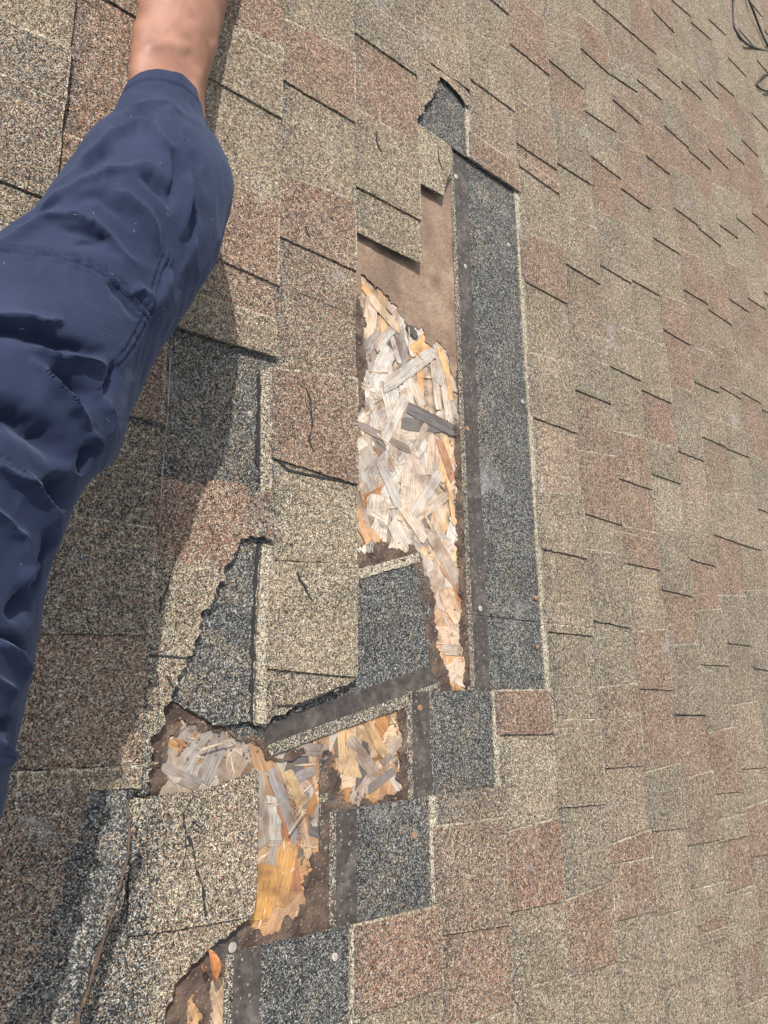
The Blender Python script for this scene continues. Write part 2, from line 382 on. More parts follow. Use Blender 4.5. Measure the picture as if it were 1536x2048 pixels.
# ---- tab edges read off each course: D = tab above / gap below, W = tab below; then tone of what lies below
TAB = {
 -2: ('t', [('W', 20, 60, 105, 80, 'n'), ('D', 10, 370, 88, 400, 'g')]),
 -1: ('t', [('D', 210, 0, 275, 35, 'r'), ('W', 100, 250, 230, 300, 'r'), ('D', 235, 845, 350, 865, 'n'), ('W', 150, 1030, 310, 1056, 'n'), ('D', 45, 1270, 290, 1270, 'b')]),
 0: ('t', [('W', 450, 60, 560, 95, 't'), ('D', 410, 150, 556, 238, 't'), ('W', 450, 370, 555, 405, 'r'), ('D', 428, 512, 552, 574, 'b'), ('W', 400, 590, 548, 640, 't'), ('D', 370, 658, 545, 715, 'n')]),
 1: ('t', [('W', 562, 33, 708, 110, 'r'), ('D', 560, 155, 706, 248, 't'), ('W', 558, 345, 710, 402, 'r'), ('D', 556, 470, 710, 545, 'b'), ('W', 550, 735, 705, 755, 'r'), ('D', 550, 915, 705, 970, 'y')]),
 2: ('t', [('D', 712, 65, 834, 157, 'r'), ('W', 714, 215, 834, 292, 't'), ('D', 712, 372, 835, 442, 't')]),
 3: ('t', [('W', 835, 30, 938, 105, 'p')]),
 4: ('t', [('D', 977 - 40, -45, 1012, 30, 't'), ('W', 931, 54, 1016, 104, 't'), ('D', 941, 157, 1026, 226, 'p')]),
 5: ('t', [('W', 1037, 4, 1086, 43, 'r'), ('D', 1020, 86, 1092, 149, 'p'), ('W', 1045, 207, 1107, 244, 'b'), ('D', 1032, 284, 1111, 342, 'r'), ('W', 1033, 308, 1112, 366, 'r'), ('D', 1037, 329, 1113, 389, 't'), ('W', 1039, 460, 1124, 493, 'r'), ('D', 1047, 559, 1130, 609, 't'), ('W', 1057, 704, 1142, 727, 't'), ('D', 1066, 834, 1148, 867, 'o'), ('W', 1072, 981, 1161, 990, 't'), ('D', 1082, 1097, 1169, 1118, 't'), ('W', 1088, 1200, 1180, 1215, 't'), ('D', 1093, 1263, 1186, 1273, 'g'), ('W', 1107, 1437, 1194, 1437, 't'), ('D', 1111, 1617, 1208, 1608, 'g'), ('W', 1124, 1803, 1217, 1762, 'r'), ('D', 1130, 1959, 1223, 1926, 't')]),
 6: ('t', [('W', 1076, 31, 1153, 79, 't'), ('D', 1095, 116, 1157, 174, 'r'), ('W', 1099, 203, 1167, 248, 'g'), ('D', 1111, 323, 1184, 375, 't'), ('W', 1124, 429, 1190, 458, 't'), ('D', 1130, 526, 1196, 569, 'b'), ('W', 1144, 662, 1206, 677, 'g'), ('D', 1150, 778, 1219, 809, 'b'), ('W', 1157, 900, 1231, 913, 'r'), ('D', 1167, 1025, 1242, 1052, 't'), ('W', 1173, 1097, 1248, 1110, 'g'), ('D', 1184, 1240, 1260, 1257, 'g'), ('W', 1194, 1375, 1270, 1365, 'b'), ('D', 1208, 1538, 1285, 1531, 'p'), ('W', 1215, 1690, 1297, 1656, 'r'), ('D', 1225, 1845, 1304, 1822, 't')]),
 7: ('t', [('W', 1155, 27, 1210, 75, 'r'), ('D', 1155, 89, 1217, 151, 't'), ('W', 1157, 170, 1225, 215, 'p'), ('D', 1165, 217, 1231, 267, 'g'), ('W', 1170, 262, 1236, 312, 't'), ('D', 1175, 306, 1237, 358, 'r'), ('W', 1190, 418, 1252, 451, 'g'), ('D', 1196, 526, 1258, 567, 't'), ('W', 1204, 636, 1264, 662, 't'), ('D', 1215, 729, 1277, 762, 't'), ('W', 1227, 861, 1291, 878, 'r'), ('D', 1237, 956, 1302, 981, 'r'), ('W', 1243, 1050, 1308, 1064, 'r'), ('D', 1252, 1126, 1316, 1141, 'p'), ('W', 1264, 1263, 1331, 1257, 'r'), ('D', 1275, 1377, 1339, 1381, 'r'), ('W', 1287, 1545, 1360, 1524, 'g'), ('D', 1300, 1663, 1370, 1655, 'p'), ('W', 1318, 1832, 1372, 1816, 't'), ('D', 1322, 1979, 1393, 1948, 't')]),
 8: ('g', [('D', 1208, 17, 1262, 70, 'b'), ('W', 1210, 103, 1273, 145, 'g'), ('W', 1223, 182, 1277, 230, 'r'), ('D', 1223, 195, 1279, 250, 'b'), ('W', 1237, 282, 1285, 306, 'r'), ('D', 1242, 375, 1295, 418, 't'), ('W', 1252, 455, 1310, 497, 't'), ('D', 1260, 557, 1316, 592, 't'), ('W', 1266, 667, 1326, 692, 't'), ('D', 1281, 778, 1339, 807, 'r'), ('W', 1291, 878, 1353, 898, 'g'), ('D', 1301, 946, 1358, 969, 'y'), ('W', 1308, 1056, 1376, 1064, 'g'), ('D', 1320, 1178, 1384, 1194, 'r'), ('W', 1337, 1290, 1395, 1286, 'g'), ('D', 1349, 1433, 1409, 1432, 'r'), ('W', 1370, 1557, 1418, 1540, 'b'), ('D', 1374, 1692, 1436, 1679, 't'), ('W', 1385, 1780, 1443, 1760, 't'), ('D', 1391, 1855, 1449, 1828, 'r'), ('W', 1392, 1872, 1450, 1850, 't'), ('D', 1393, 1892, 1451, 1872, 't')]),
 9: ('t', [('D', 1264, 66, 1314, 114, 'b'), ('W', 1269, 139, 1322, 182, 'p'), ('D', 1275, 159, 1322, 203, 'b'), ('W', 1280, 230, 1332, 270, 'r'), ('D', 1287, 306, 1337, 350, 'b'), ('W', 1293, 398, 1347, 431, 't'), ('D', 1304, 472, 1355, 509, 't'), ('W', 1318, 588, 1376, 613, 'r'), ('D', 1326, 658, 1374, 689, 'r'), ('W', 1349, 772, 1395, 791, 'g'), ('D', 1355, 902, 1405, 923, 'o'), ('W', 1366, 1002, 1418, 1010, 't'), ('D', 1378, 1118, 1430, 1134, 'r'), ('W', 1389, 1221, 1442, 1217, 'g'), ('D', 1400, 1330, 1457, 1332, 'g'), ('W', 1418, 1466, 1469, 1451, 'r'), ('D', 1432, 1588, 1486, 1582, 't'), ('W', 1436, 1640, 1487, 1625, 't'), ('D', 1440, 1685, 1488, 1671, 'r'), ('W', 1446, 1790, 1498, 1770, 't'), ('D', 1453, 1907, 1511, 1884, 'b')]),
 10: ('t', [('D', 1300, 14, 1345, 66, 'b'), ('W', 1306, 80, 1354, 120, 't'), ('D', 1318, 139, 1362, 182, 'p'), ('W', 1322, 182, 1368, 232, 'g'), ('D', 1328, 250, 1376, 298, 'r'), ('W', 1339, 331, 1380, 356, 'g'), ('D', 1347, 414, 1397, 455, 'b'), ('W', 1355, 495, 1405, 520, 'r'), ('D', 1366, 578, 1413, 609, 'b'), ('W', 1376, 690, 1426, 706, 'b'), ('D', 1387, 762, 1436, 787, 't'), ('W', 1393, 826, 1445, 845, 't'), ('D', 1401, 871, 1447, 894, 'b'), ('W', 1418, 987, 1465, 990, 't'), ('D', 1426, 1068, 1473, 1087, 'r'), ('W', 1438, 1190, 1482, 1188, 'g'), ('D', 1449, 1286, 1492, 1291, 'g'), ('W', 1462, 1410, 1508, 1400, 'p'), ('D', 1484, 1538, 1527, 1535, 't'), ('W', 1488, 1617, 1536, 1596, 'r')]),
 11: ('g', [('D', 1343, 0, 1385, 42, 't'), ('W', 1350, 110, 1394, 150, 't'), ('D', 1364, 164, 1403, 203, 'r'), ('W', 1368, 236, 1415, 275, 'b'), ('D', 1376, 298, 1418, 340, 'r'), ('W', 1384, 373, 1430, 418, 't'), ('D', 1397, 455, 1438, 493, 't'), ('W', 1409, 542, 1453, 571, 'r'), ('D', 1416, 617, 1459, 650, 't'), ('W', 1432, 690, 1476, 712, 'b'), ('D', 1447, 894, 1494, 915, 't'), ('D', 1480, 797, 1521, 824, 't'), ('W', 1465, 987, 1509, 994, 'p'), ('D', 1478, 1087, 1519, 1101, 'b'), ('W', 1484, 1180, 1529, 1178, 'g')]),
}
for c_ in (11,): TAB[c_][1].sort(key=lambda e: e[2])
TAB[12] = ('g', [('D', 1380, 42, 1418, 79, 'g'), ('D', 1403, 164, 1438, 203, 'p'), ('W', 1407, 224, 1445, 248, 'r'), ('D', 1420, 300, 1453, 337, 'r'), ('W', 1424, 366, 1461, 387, 't'), ('D', 1436, 447, 1476, 480, 't'), ('W', 1440, 516, 1484, 540, 'b'), ('D', 1455, 594, 1492, 623, 'b')])
TAB[13] = ('r', [('D', 1416, 37, 1455, 79, 'p'), ('D', 1432, 161, 1469, 197, 'r'), ('D', 1447, 290, 1484, 327, 'r'), ('D', 1471, 433, 1502, 462, 't'), ('D', 1494, 594, 1525, 617, 'r')])
# lower pieces of the stepped courses
LOW = {
 4: ('r', [('D', 995, 1470, 1105, 1468, 'y'), ('W', 1008, 1665, 1112, 1632, 'r'), ('D', 1013, 1828, 1117, 1803, 't'), ('W', 1022, 1985, 1128, 1950, 't')]),
 3: ('n', [('W', 898, 1648, 1003, 1632, 'b'), ('D', 893, 1868, 1010, 1851, 'r'), ('W', 954, 2048, 1012, 2015, 't')]),
 2: ('p', [('D', 775, 2022, 868, 1975, 't')]),
}

tabs_far = MB(); tab_count = [0]
def segments(k, first, ev, vtop, vbot, top_tooth=None):
    """-> list of (tooth?, (vhi_up, vhi_dn), (vlo_up, vlo_dn), tone) from high v to low v"""
    out = []
    cur = vtop; tone = first; tooth = None
    L = []
    for e in ev:
        a = at(e[1], e[2]); b = at(e[3], e[4])
        L.append([e[0], a.y, b.y, e[5]])
    # alternate D / W
    K = []
    prev = vtop[1]
    for e in L:
        if K and K[-1][0] == e[0]:
            p = K[-1]; g = R.uniform(.4, .6)
            K.append(['W' if e[0] == 'D' else 'D', p[1] * (1 - g) + e[1] * g, p[2] * (1 - g) + e[2] * g, R.choice('tpbg')])
        K.append(e)
    # extend upward and downward with random tabs
    if not K: K = [['D', vtop[0] - .1, vtop[1] - .1, 't']]
    up = []
    typ, y = K[0][0], K[0][1]
    while y < vtop[1] - .10:
        typ = 'W' if typ == 'D' else 'D'
        y += R.uniform(.09, .21); sk = R.uniform(-.008, .008)
        up.append([typ, y, y + sk, R.choice('ttrbgpt')])
    K = up[::-1] + K
    typ, y = K[-1][0], K[-1][1]
    while y > vbot[1] + .10:
        typ = 'W' if typ == 'D' else 'D'
        y -= R.uniform(.09, .21); sk = R.uniform(-.008, .008)
        K.append([typ, y, y + sk, R.choice('ttrbgpt')])
    K = [e for e in K if vbot[1] + .02 < e[2] < vtop[1] - .02]
    if not K: return [(True, vtop, vbot, first)]
    tone = first if not up else R.choice('trg')
    for e in K:
        out.append((e[0] == 'D', cur, (e[1], e[2]), tone)); cur = (e[1], e[2]); tone = e[3]
    out.append((K[-1][0] == 'W', cur, vbot, tone))
    return out

def lay_course(k, vtop, vbot, data, joints=(), only_far=False, part_of=None):
    """one run of shingles of course k between vtop and vbot (pairs: v at upper edge of exposure, v at butt)"""
    u1 = UB[k]; u0 = u1 - WID; ue = UB[k - 1] - .006 if k - 1 in UB else u1 - .15
    hb = h_base(k)
    slope = lambda pr, u: pr[0] + (pr[1] - pr[0]) * (u - UB[k - 1]) / (u1 - UB[k - 1])
    # 1 m shingles
    cuts = [vtop]
    js = list(joints)
    if not js:
        y = math.floor((vtop[1] + k * .37) / 1.0) - k * .37
        while y > vbot[1] + .12:
            if y < vtop[1] - .12: js.append((y, y))
            y -= 1.0
    cuts += js + [vbot]
    segs = segments(k, data[0], data[1], vtop, vbot)
    for a, b in zip(cuts, cuts[1:]):
        mb = MB(); G = .0007
        tf = lambda u, v: (0, .3, .45) if u < u0 + .012 else (.05, .04, 1.0 if u > UB[k - 1] - .03 else (.70 if k == 1 else .90) + .35 * nz(u, v, 30))
        grid_plate(mb, (u0, slope(b, u0) + G), (u0, slope(a, u0) - G), (u1 - .0005, slope(b, u1) + G), (u1 - .0005, slope(a, u1) - G), hb, TB, tf, .04, .05, .0007, k * 3.1)
        o = mb.build('shingle', M_GR, roof)
        vis = in_strip(k, a, b)
        if vis:
            ms = MB(); hs = lambda u, v: hb(u, v) + .0004
            sa, sb = slope(a, u0), slope(b, u0)
            grid_plate(ms, (u0 + .011, sb + .001), (u0 + .011, sa - .001), (u0 + .046, sb + .001), (u0 + .046, sa - .001), hs, .0005, lambda u, v: (0, 0, 0), .02, .03, .0012, k)
            st = ms.build('sealing_strip', M_AS, o)
            dots(o, u0, sb, sa, hb)
            mc = MB(); hc = lambda u, v: hb(u, v) + TT - .0002
            uc = UB[k - 1]
            tcf = lambda u, v: (.12, .9 if u < uc else .25, 0.12 + .25 * max(0, nz(u, v, 25)))
            grid_plate(mc, (uc - .0125, slope(b, uc) + G), (uc - .0125, slope(a, uc) - G), (uc + .004, slope(b, uc) + G), (uc + .004, slope(a, uc) - G), hc, TT, tcf, .004, .01, .0012, k + 9)
            mc.build('cream_granule_band', M_GR, o)
        for tooth, hi, lo, tone in segs:
            H = (min(hi[0], slope(a, UB[k - 1])), min(hi[1], a[1])); Lw = (max(lo[0], b[0]), max(lo[1], b[1]))
            if H[1] - Lw[1] < .006: continue
            th = TT if tooth else .0004
            hf = (lambda u, v, th=th: hb(u, v) + th)
            far = k > 12 or H[1] < -.75 or (k < 12 and Lw[1] > 1.5 + max(0, (UB[k] - .5) * .75)) or k < -3 or only_far
            tgt = tabs_far if far else MB()
            e = .0004
            uL = UB[k - 1] - .006
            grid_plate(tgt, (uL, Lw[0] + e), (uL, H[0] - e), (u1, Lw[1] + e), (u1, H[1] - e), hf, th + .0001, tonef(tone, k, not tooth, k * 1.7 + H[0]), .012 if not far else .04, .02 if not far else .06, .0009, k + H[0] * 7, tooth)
            if not far:
                t = tgt.build('tab' if tooth else 'shim', M_GR, o); tab_count[0] += tooth
    return segs

def in_strip(k, a, b):
    return (k == 5 and b[1] < .9 and a[1] > 0.0) or (k in (2, 3, 4) and a[1] < .2) or (k == 4 and b[1] > .9 and b[1] < 1.1) 

def blob(mb, u, v, w, r, hgt, n=6, tone=(0, 0, 0), el=1.0):
    V = [Vector((u, v, w + hgt))]; F = []
    for i in range(n):
        a = i / n * 2 * math.pi; V.append(Vector((u + r * .7 * math.cos(a), v + r * .7 * el * math.sin(a), w + hgt * .75)))
    for i in range(n):
        a = i / n * 2 * math.pi; V.append(Vector((u + r * math.cos(a), v + r * el * math.sin(a), w)))
    for i in range(n):
        j = (i + 1) % n; F += [(0, 1 + i, 1 + j), (1 + i, 1 + n + i, 1 + n + j, 1 + j)]
    mb.add(V, F, [tone] * len(V), True)

def dots(o, u0, v0, v1, hb):
    mb = MB(); v = v0 + .004
    while v < min(v1, v0 + 1.3) - .003:
        for du in (.019, .033):
            if R.random() < .85:
                uu = u0 + du + R.uniform(-.003, .003); vv = v + R.uniform(-.003, .003)
                blob(mb, uu, vv, hb(uu, vv) + .0003, R.choice((R.uniform(.0006, .0013), R.uniform(.0012, .0022))), .0009, 6, (0, 0, 0), R.uniform(.7, 1.5))
        v += R.uniform(.007, .012)
    if mb.v: tag(mb.build('tar_dots', M_GLUE, o), kind='stuff')

# ---- where each course stops and starts again
def pair(x0, y0, x1, y1, w=0.0): return (at(x0, y0, w).y, at(x1, y1, w).y)
TOP = (V_HI, V_HI); BOT = (V_LO, V_LO)
none = ('t', [])
for k in range(-4, 27):
    if k <= -2 or k >= 5:
        d = TAB.get(k, none)
        if k == 5:
            j = pair(1035, 1237, 1080, 1242)
            lay_course(k, TOP, BOT, d, [(3.17, 3.17), (2.17, 2.17), (1.17, 1.17), j, (j[0] - 1, j[1] - 1)])
        else:
            lay_course(k, TOP, BOT, d)
lay_course(-1, TOP, pair(180, 1575, 283, 1577), TAB[-1])
lay_course(0, TOP, pair(328, 645, 545, 715), TAB[0])
lay_course(1, TOP, pair(548, 1121, 712, 1129), TAB[1])
lay_course(2, TOP, pair(711, 460, 836, 526), TAB[2])
lay_course(3, TOP, pair(833, 105, 940, 187), TAB[3])
lay_course(4, TOP, pair(925, 305, 1037, 387), TAB[4])
lay_course(4, pair(995, 1379, 1108, 1378), BOT, LOW[4])
lay_course(3, pair(855, 1592, 1003, 1570), BOT, LOW[3])
lay_course(2, pair(700, 1850, 873, 1808), BOT, LOW[2])
if tabs_far.v: tag(tabs_far.build('distant_tabs', M_GR, roof), kind='stuff')

# ------------------------------------------------------------------ damaged shingles of the opened patch
def piece(name, poly_px, hf, th, tone, parent, w=None, sp=.010, torn=.004, matl=None, seed=0.0, label=None):
    a = at(*poly_px[0][:2]); ww = 0.0 if w is None else w
    mb = MB()
    tf = tone if callable(tone) else (lambda u, v, b=TONES[tone]: (max(0, b[0] + .2 * nz(u, v + seed, 14)), max(0, b[1] + .1 * nz(v, u, 12)), max(0, min(1, b[2] + .2 * nz(u + seed, v, 18)))))
    poly_plate(mb, px(poly_px, ww), hf, th, tf, sp, torn, .003, seed)
    o = mb.build(name, matl or M_GR, parent)
    if label: o['label'] = label
    return o
def hk(k, add=0.0):
    f = h_base(k); return lambda u, v: f(u, v) + add

# course 3: two stubs either side of the torn-out corner
piece('torn_shingle', [(800, 78, 0), (833, 104, 0), (862, 130, .3), (882, 147), (868, 188), (850, 212), (838, 236), (800, 232, 0)], hk(3, TT), TT + TB, 'p', roof, torn=.005, seed=1, label='stub of a shingle above the small torn-out grey patch')
o = piece('torn_shingle', [(800, 222, 0), (835, 247, .2), (868, 270, .2), (899, 294, .6), (903, 318), (900, 340), (890, 368), (886, 392, .1), (836, 363, 0), (800, 343, 0)], hk(3, TT), TT + TB, 'y', roof, torn=.004, seed=2, label='stub of a shingle hanging over the bare brown felt')
# torn rim along the little patch
piece('torn_edge', [(878, 140), (905, 158), (925, 178), (938, 196), (936, 214), (928, 212), (921, 198), (905, 176), (890, 162), (878, 152)], hk(4, TT + .0045), .0015, 'p', o, torn=.003, seed=3)

# course 1, lower end, hanging over the open deck
def t1(u, v):
    if u < .642 - .018: return (.05, .05, .84 + .3 * nz(u, v, 25))
    if u < .642: return (.1, .85, .1)
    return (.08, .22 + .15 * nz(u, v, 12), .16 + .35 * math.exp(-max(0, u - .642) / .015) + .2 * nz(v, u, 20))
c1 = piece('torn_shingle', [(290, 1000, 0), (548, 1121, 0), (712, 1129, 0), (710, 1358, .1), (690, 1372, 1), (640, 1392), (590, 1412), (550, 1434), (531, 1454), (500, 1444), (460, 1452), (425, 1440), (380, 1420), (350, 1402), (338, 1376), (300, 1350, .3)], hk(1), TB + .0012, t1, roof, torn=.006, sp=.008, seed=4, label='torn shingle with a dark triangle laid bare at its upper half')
piece('tab', [(540, 1122, 0), (712, 1129, 0), (710, 1354, .1), (620, 1346, .2), (532, 1336, .2)], hk(1, TT), TT, 'y', c1, torn=.002, seed=5)
piece('cream_granule_band', [(527, 1086), (544, 1092), (541, 1200), (534, 1335), (533, 1450), (513, 1446), (514, 1300), (521, 1150)], hk(1, TT - .0002), TT, (lambda u, v: (.15, .8, .12)), c1, torn=.002, seed=6)
piece('tar_ridge', [(518, 1085), (524, 1086), (517, 1160), (511, 1300), (509, 1447), (505, 1445), (506, 1300), (512, 1150)], hk(1, .0016), .0016, (lambda u, v: (0, 0, 1)), c1, torn=.003, seed=7, matl=M_TAR)
# the same band under the missing tab higher up
c1b = piece('cream_granule_band', [(523, 742), (543, 730), (545, 850), (543, 990), (522, 988), (523, 850)], hk(1, TT), TT, (lambda u, v: (.2, .7, .2)), roof, torn=.002, seed=8)
piece('tar_ridge', [(519, 745), (524, 742), (524, 850), (521, 930), (514, 930), (517, 850)], hk(1, .0017), .0017, (lambda u, v: (0, 0, 1)), roof, torn=.003, seed=9, matl=M_TAR)
# scrap under the tip
piece('asphalt_scrap', [(455, 1440, .3), (530, 1445, .3), (528, 1476), (500, 1474), (476, 1478), (466, 1462)], lambda u, v: DK + .0035, .0015, 'd', roof, w=-.0120, torn=.004, seed=10)

# course 0, middle remnant with the red tab
def t0(u, v):
    q = (u - .5) * 1.0
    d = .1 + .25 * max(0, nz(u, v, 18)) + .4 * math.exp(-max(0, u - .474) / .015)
    if v > .208 + .006 * nz(u, v, 60) and u < .60: return (.9, .12, d * .45)
    if v > .208: return (.5, .1, .3)
    return (.15, .30, d)
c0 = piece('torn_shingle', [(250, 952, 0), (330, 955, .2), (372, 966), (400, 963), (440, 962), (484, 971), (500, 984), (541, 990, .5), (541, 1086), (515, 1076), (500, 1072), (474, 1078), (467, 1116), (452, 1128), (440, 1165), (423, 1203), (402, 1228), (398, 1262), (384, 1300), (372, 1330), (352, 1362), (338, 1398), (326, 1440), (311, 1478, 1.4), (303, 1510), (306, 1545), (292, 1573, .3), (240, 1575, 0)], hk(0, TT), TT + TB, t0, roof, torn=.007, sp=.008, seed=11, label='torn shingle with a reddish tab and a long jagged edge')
piece('crack', [(298, 1309, .2), (345, 1311, .5), (376, 1316, .3), (376, 1320, .3), (345, 1316, .5), (298, 1314, .2)], hk(0, TT + .0004), .0006, (lambda u, v: (0, 0, 1)), c0, torn=.002, seed=12, matl=M_TAR)
# course 0, lower piece
def t0b(u, v):
    e = .452 - max(0.0, -.06 - v) * .34
    if u - e < .030 + .004 * nz(v, 2, 30): return (.15, .62, .22 + .3 * max(0, nz(u, v, 16)))
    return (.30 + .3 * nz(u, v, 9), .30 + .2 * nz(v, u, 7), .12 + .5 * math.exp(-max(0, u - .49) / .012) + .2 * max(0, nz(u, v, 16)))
c0b = piece('torn_shingle', [(180, 1590, 0), (262, 1596, .4), (330, 1590, .5), (400, 1580, .4), (455, 1563, .6), (512, 1540, .6), (512, 1600, .2), (509, 1700, .2), (507, 1780, .3), (502, 1838, .3), (470, 1852), (440, 1880), (420, 1902), (385, 1932), (360, 1965), (340, 2000), (322, 2075), (60, 2075, 0)], hk(0, .0006), TB + .001, t0b, roof, torn=.006, sp=.010, seed=13, label='broad tan shingle at lower left beside the bare orange wood')
piece('tab', [(262, 1600, .3), (400, 1584, .3), (512, 1543, .3), (509, 1700, .1), (507, 1780, .2), (502, 1826, .3), (470, 1838, .5), (400, 1850, .5), (330, 1862, .5), (256, 1872, .3)], hk(0, TT + .0006), TT, t0b, c0b, torn=.003, sp=.008, seed=14)

# course -1, lower piece with the curled up edge
def edge_u(v):      # where the curled edge runs
    return .452 - max(0.0, -.06 - v) * .34 + .004 * nz(v, 3, 16)
def hcurl(u, v):
    e = edge_u(v); s = e - u; g = min(1, max(0, (-.05 - v) / .06))
    return h_base(-1)(u, v) + TT + g * (.027 * math.exp(-max(0, s) / .020) + .003 * nz(u, v, 20))
def tcm(u, v):
    s = edge_u(v) - u
    return (.45 + .3 * nz(u, v, 8), .08, .30) if s > .034 + .012 * nz(v, 1, 22) else (.04, .05, .85)
cm = piece('torn_shingle', [(-120, 1577, 0), (160, 1577, .1), (246, 1580, .3), (244, 1635), (232, 1690), (214, 1750), (196, 1820), (168, 1880), (148, 1950), (112, 2075), (-120, 2075, 0)], hcurl, TT + TB, tcm, roof, torn=.006, sp=.007, seed=15, label='shingle with a curled broken edge at the lower left')
# thin layers peeling along that curled edge
for i, (dx, dz, sd) in enumerate(((6, -.004, 3), (13, -.008, 5))):
    P = [(246, 1600), (238, 1690), (216, 1765), (198, 1830), (172, 1890), (152, 1960), (116, 2075)]
    poly = [(x - 14, y, .2) for x, y in P] + [(x + dx, y, 1.2) for x, y in reversed(P)]
    piece('peeled_layer', poly, (lambda u, v, dz=dz: hcurl(u, v) + dz), .001, 'n' if i else 'd', cm, torn=.006, sp=.008, seed=sd)
P = [(244, 1600), (238, 1650), (226, 1700), (212, 1750), (198, 1800), (188, 1840), (170, 1890), (152, 1950), (134, 2000), (112, 2075)]
piece('felt_edge', [(x - 1, y, .8) for x, y in P] + [(x + 2.5, y, .8) for x, y in reversed(P)], (lambda u, v: hcurl(u, v) + .0012), .004, (lambda u, v: (0, 0, .75)), cm, torn=.003, sp=.006, seed=17, matl=M_FE)
# little crumpled lump at the corner of the step
lump = MB()
for i in range(14):
    p = at(R.uniform(240, 292), R.uniform(1568, 1590)); blob(lump, p.x, p.y, -.002, R.uniform(.004, .009), R.uniform(.002, .005), 8, (0, 0, .95))
lump.build('crumpled_lump', M_GR, cm)

# long weathered joint between the shaded shingles, lifted rims and cracks as slivers of tar
def crack(pts, wd=2.0, add=TT, k=1, jag=.0012, matl=None, parent=None):
    P = []; n = len(pts)
    for i, (x, y) in enumerate(pts):
        P.append((x, y))
    left = []; right = []
    for i, (x, y) in enumerate(P):
        a = P[max(0, i - 1)]; b = P[min(n - 1, i + 1)]; dx, dy = b[0] - a[0], b[1] - a[1]; l = math.hypot(dx, dy) or 1
        w = wd * (.25 if i in (0, n - 1) else R.uniform(.7, 1.2))
        left.append((x - dy / l * w, y + dx / l * w, 1)); right.append((x + dy / l * w, y - dx / l * w, 1))
    piece('crack', left + right[::-1], hk(k, add + .0013), .0007, (lambda u, v: (0, 0, 1)), parent or roof, torn=jag, seed=R.random() * 9, matl=matl or M_TAR)
crack([(752, 262), (751, 280), (755, 296), (762, 307)], 1.6, k=2)
crack([(873, 300), (876, 322), (884, 345)], 1.2, k=3)
crack([(593, 1140), (596, 1160), (606, 1172), (612, 1188), (620, 1200)], 2.2, TT, 1)
crack([(552, 1130), (551, 1160), (547, 1190), (551, 1200), (548, 1260), (552, 1290), (546, 1320)], 1.8, .0006, 1)
crack([(340, 1150), (333, 1180), (322, 1205), (318, 1230)], 1.6, TT, 0)
crack([(325, 1340), (338, 1362), (345, 1375)], 1.8, TT, 0)
crack([(435, 1190), (428, 1202), (417, 1213)], 2.2, TT, 0)
crack([(385, 1590), (366, 1625), (365, 1650), (385, 1700), (388, 1735), (402, 1770), (406, 1820), (410, 1842)], 1.5, TT, 0, .0026)
crack([(366, 1640), (370, 1700), (362, 1730)], 1.2, TT, 0, .002)
piece('dirt_stain', [(372, 1598), (400, 1594), (412, 1610), (408, 1650), (398, 1680), (384, 1672), (364, 1652), (372, 1620)], hk(0, TT + .0012), .0006, (lambda u, v: (.05, .30 + .3 * nz(u, v, 60), .30)), c0b, torn=.010, seed=77)
crack([(607, 770), (618, 800), (622, 850), (615, 880), (624, 905)], 1.4, TT, 1)
crack([(552, 918), (566, 925), (575, 938), (610, 948), (660, 958), (704, 970)], 2.2, .0008, 1)
crack([(556, 1412), (600, 1410), (640, 1392), (680, 1372)], 2.6, .0006, 1)
crack([(258, 1868), (320, 1860), (400, 1845), (450, 1838), (500, 1822)], 2.6, .0008, 0)
crack([(448, 455), (452, 462), (458, 470)], 1.4, TT, 0)
crack([(608, 455), (614, 470), (620, 480)], 1.2, TT, 1)
for a, b in (((90, 0), (105, 150)), ((340, 640), (322, 960))):
    pass
# white scuff line along the shaded butt
crack([(337, 680), (333, 760), (330, 830), (326, 880), (318, 960), (316, 1030), (312, 1080)], .7, TT, -1, .0006, simple('chalk scuff', (.26, .245, .22), .9))
crack([(135, 30), (132, 70), (128, 110), (124, 165)], .9, TT, -1, .0008, simple('pale scuff', (.6, .57, .52), .9))

# ------------------------------------------------------------------ loose shingle lying across the hole
def hl(u, v): return DK + .0035 + .0012 * nz(u, v, 12)
LP = [(640, 1168, 0), (842, 1107, .3), (850, 1140, .2), (862, 1200, .2), (870, 1270, .2), (877, 1328, .2), (884, 1386, .3), (768, 1430, .3), (640, 1475, .3), (545, 1511, .5), (536, 1503), (529, 1480), (530, 1452, .3), (600, 1330, 0)]
loose = empty('loose_shingle', (at(720, 1300).x, at(720, 1300).y, DK))
inv = Matrix.Translation(-loose.location) if False else None
tag(loose, 'loose grey shingle lying askew across the hole, dark brown strip along its lower side', 'shingle')
LOFF = Vector((at(720, 1300).x, at(720, 1300).y, DK))
def reloc(o, parent, offv):
    for v_ in o.data.vertices: v_.co -= offv
    o.parent = parent; o.matrix_parent_inverse.identity(); o.matrix_basis.identity()
    return o
def tl(u, v): return (.0, .03, .95 + .1 * nz(u, v, 20))
b = piece('shingle_body', LP, hl, .0028, tl, roof, w=-.0090, torn=.003, sp=.010, seed=20); reloc(b, loose, LOFF)
b = piece('sealing_strip', [(530, 1453, .3), (640, 1409, .2), (768, 1364, .2), (876, 1327, .2), (881, 1363, .2), (768, 1405, .2), (640, 1451, .2), (533, 1491, .5)], lambda u, v: hl(u, v) + .0004, .0004, tl, roof, w=-.0090, torn=.002, sp=.012, seed=21, matl=M_AS); reloc(b, loose, LOFF)
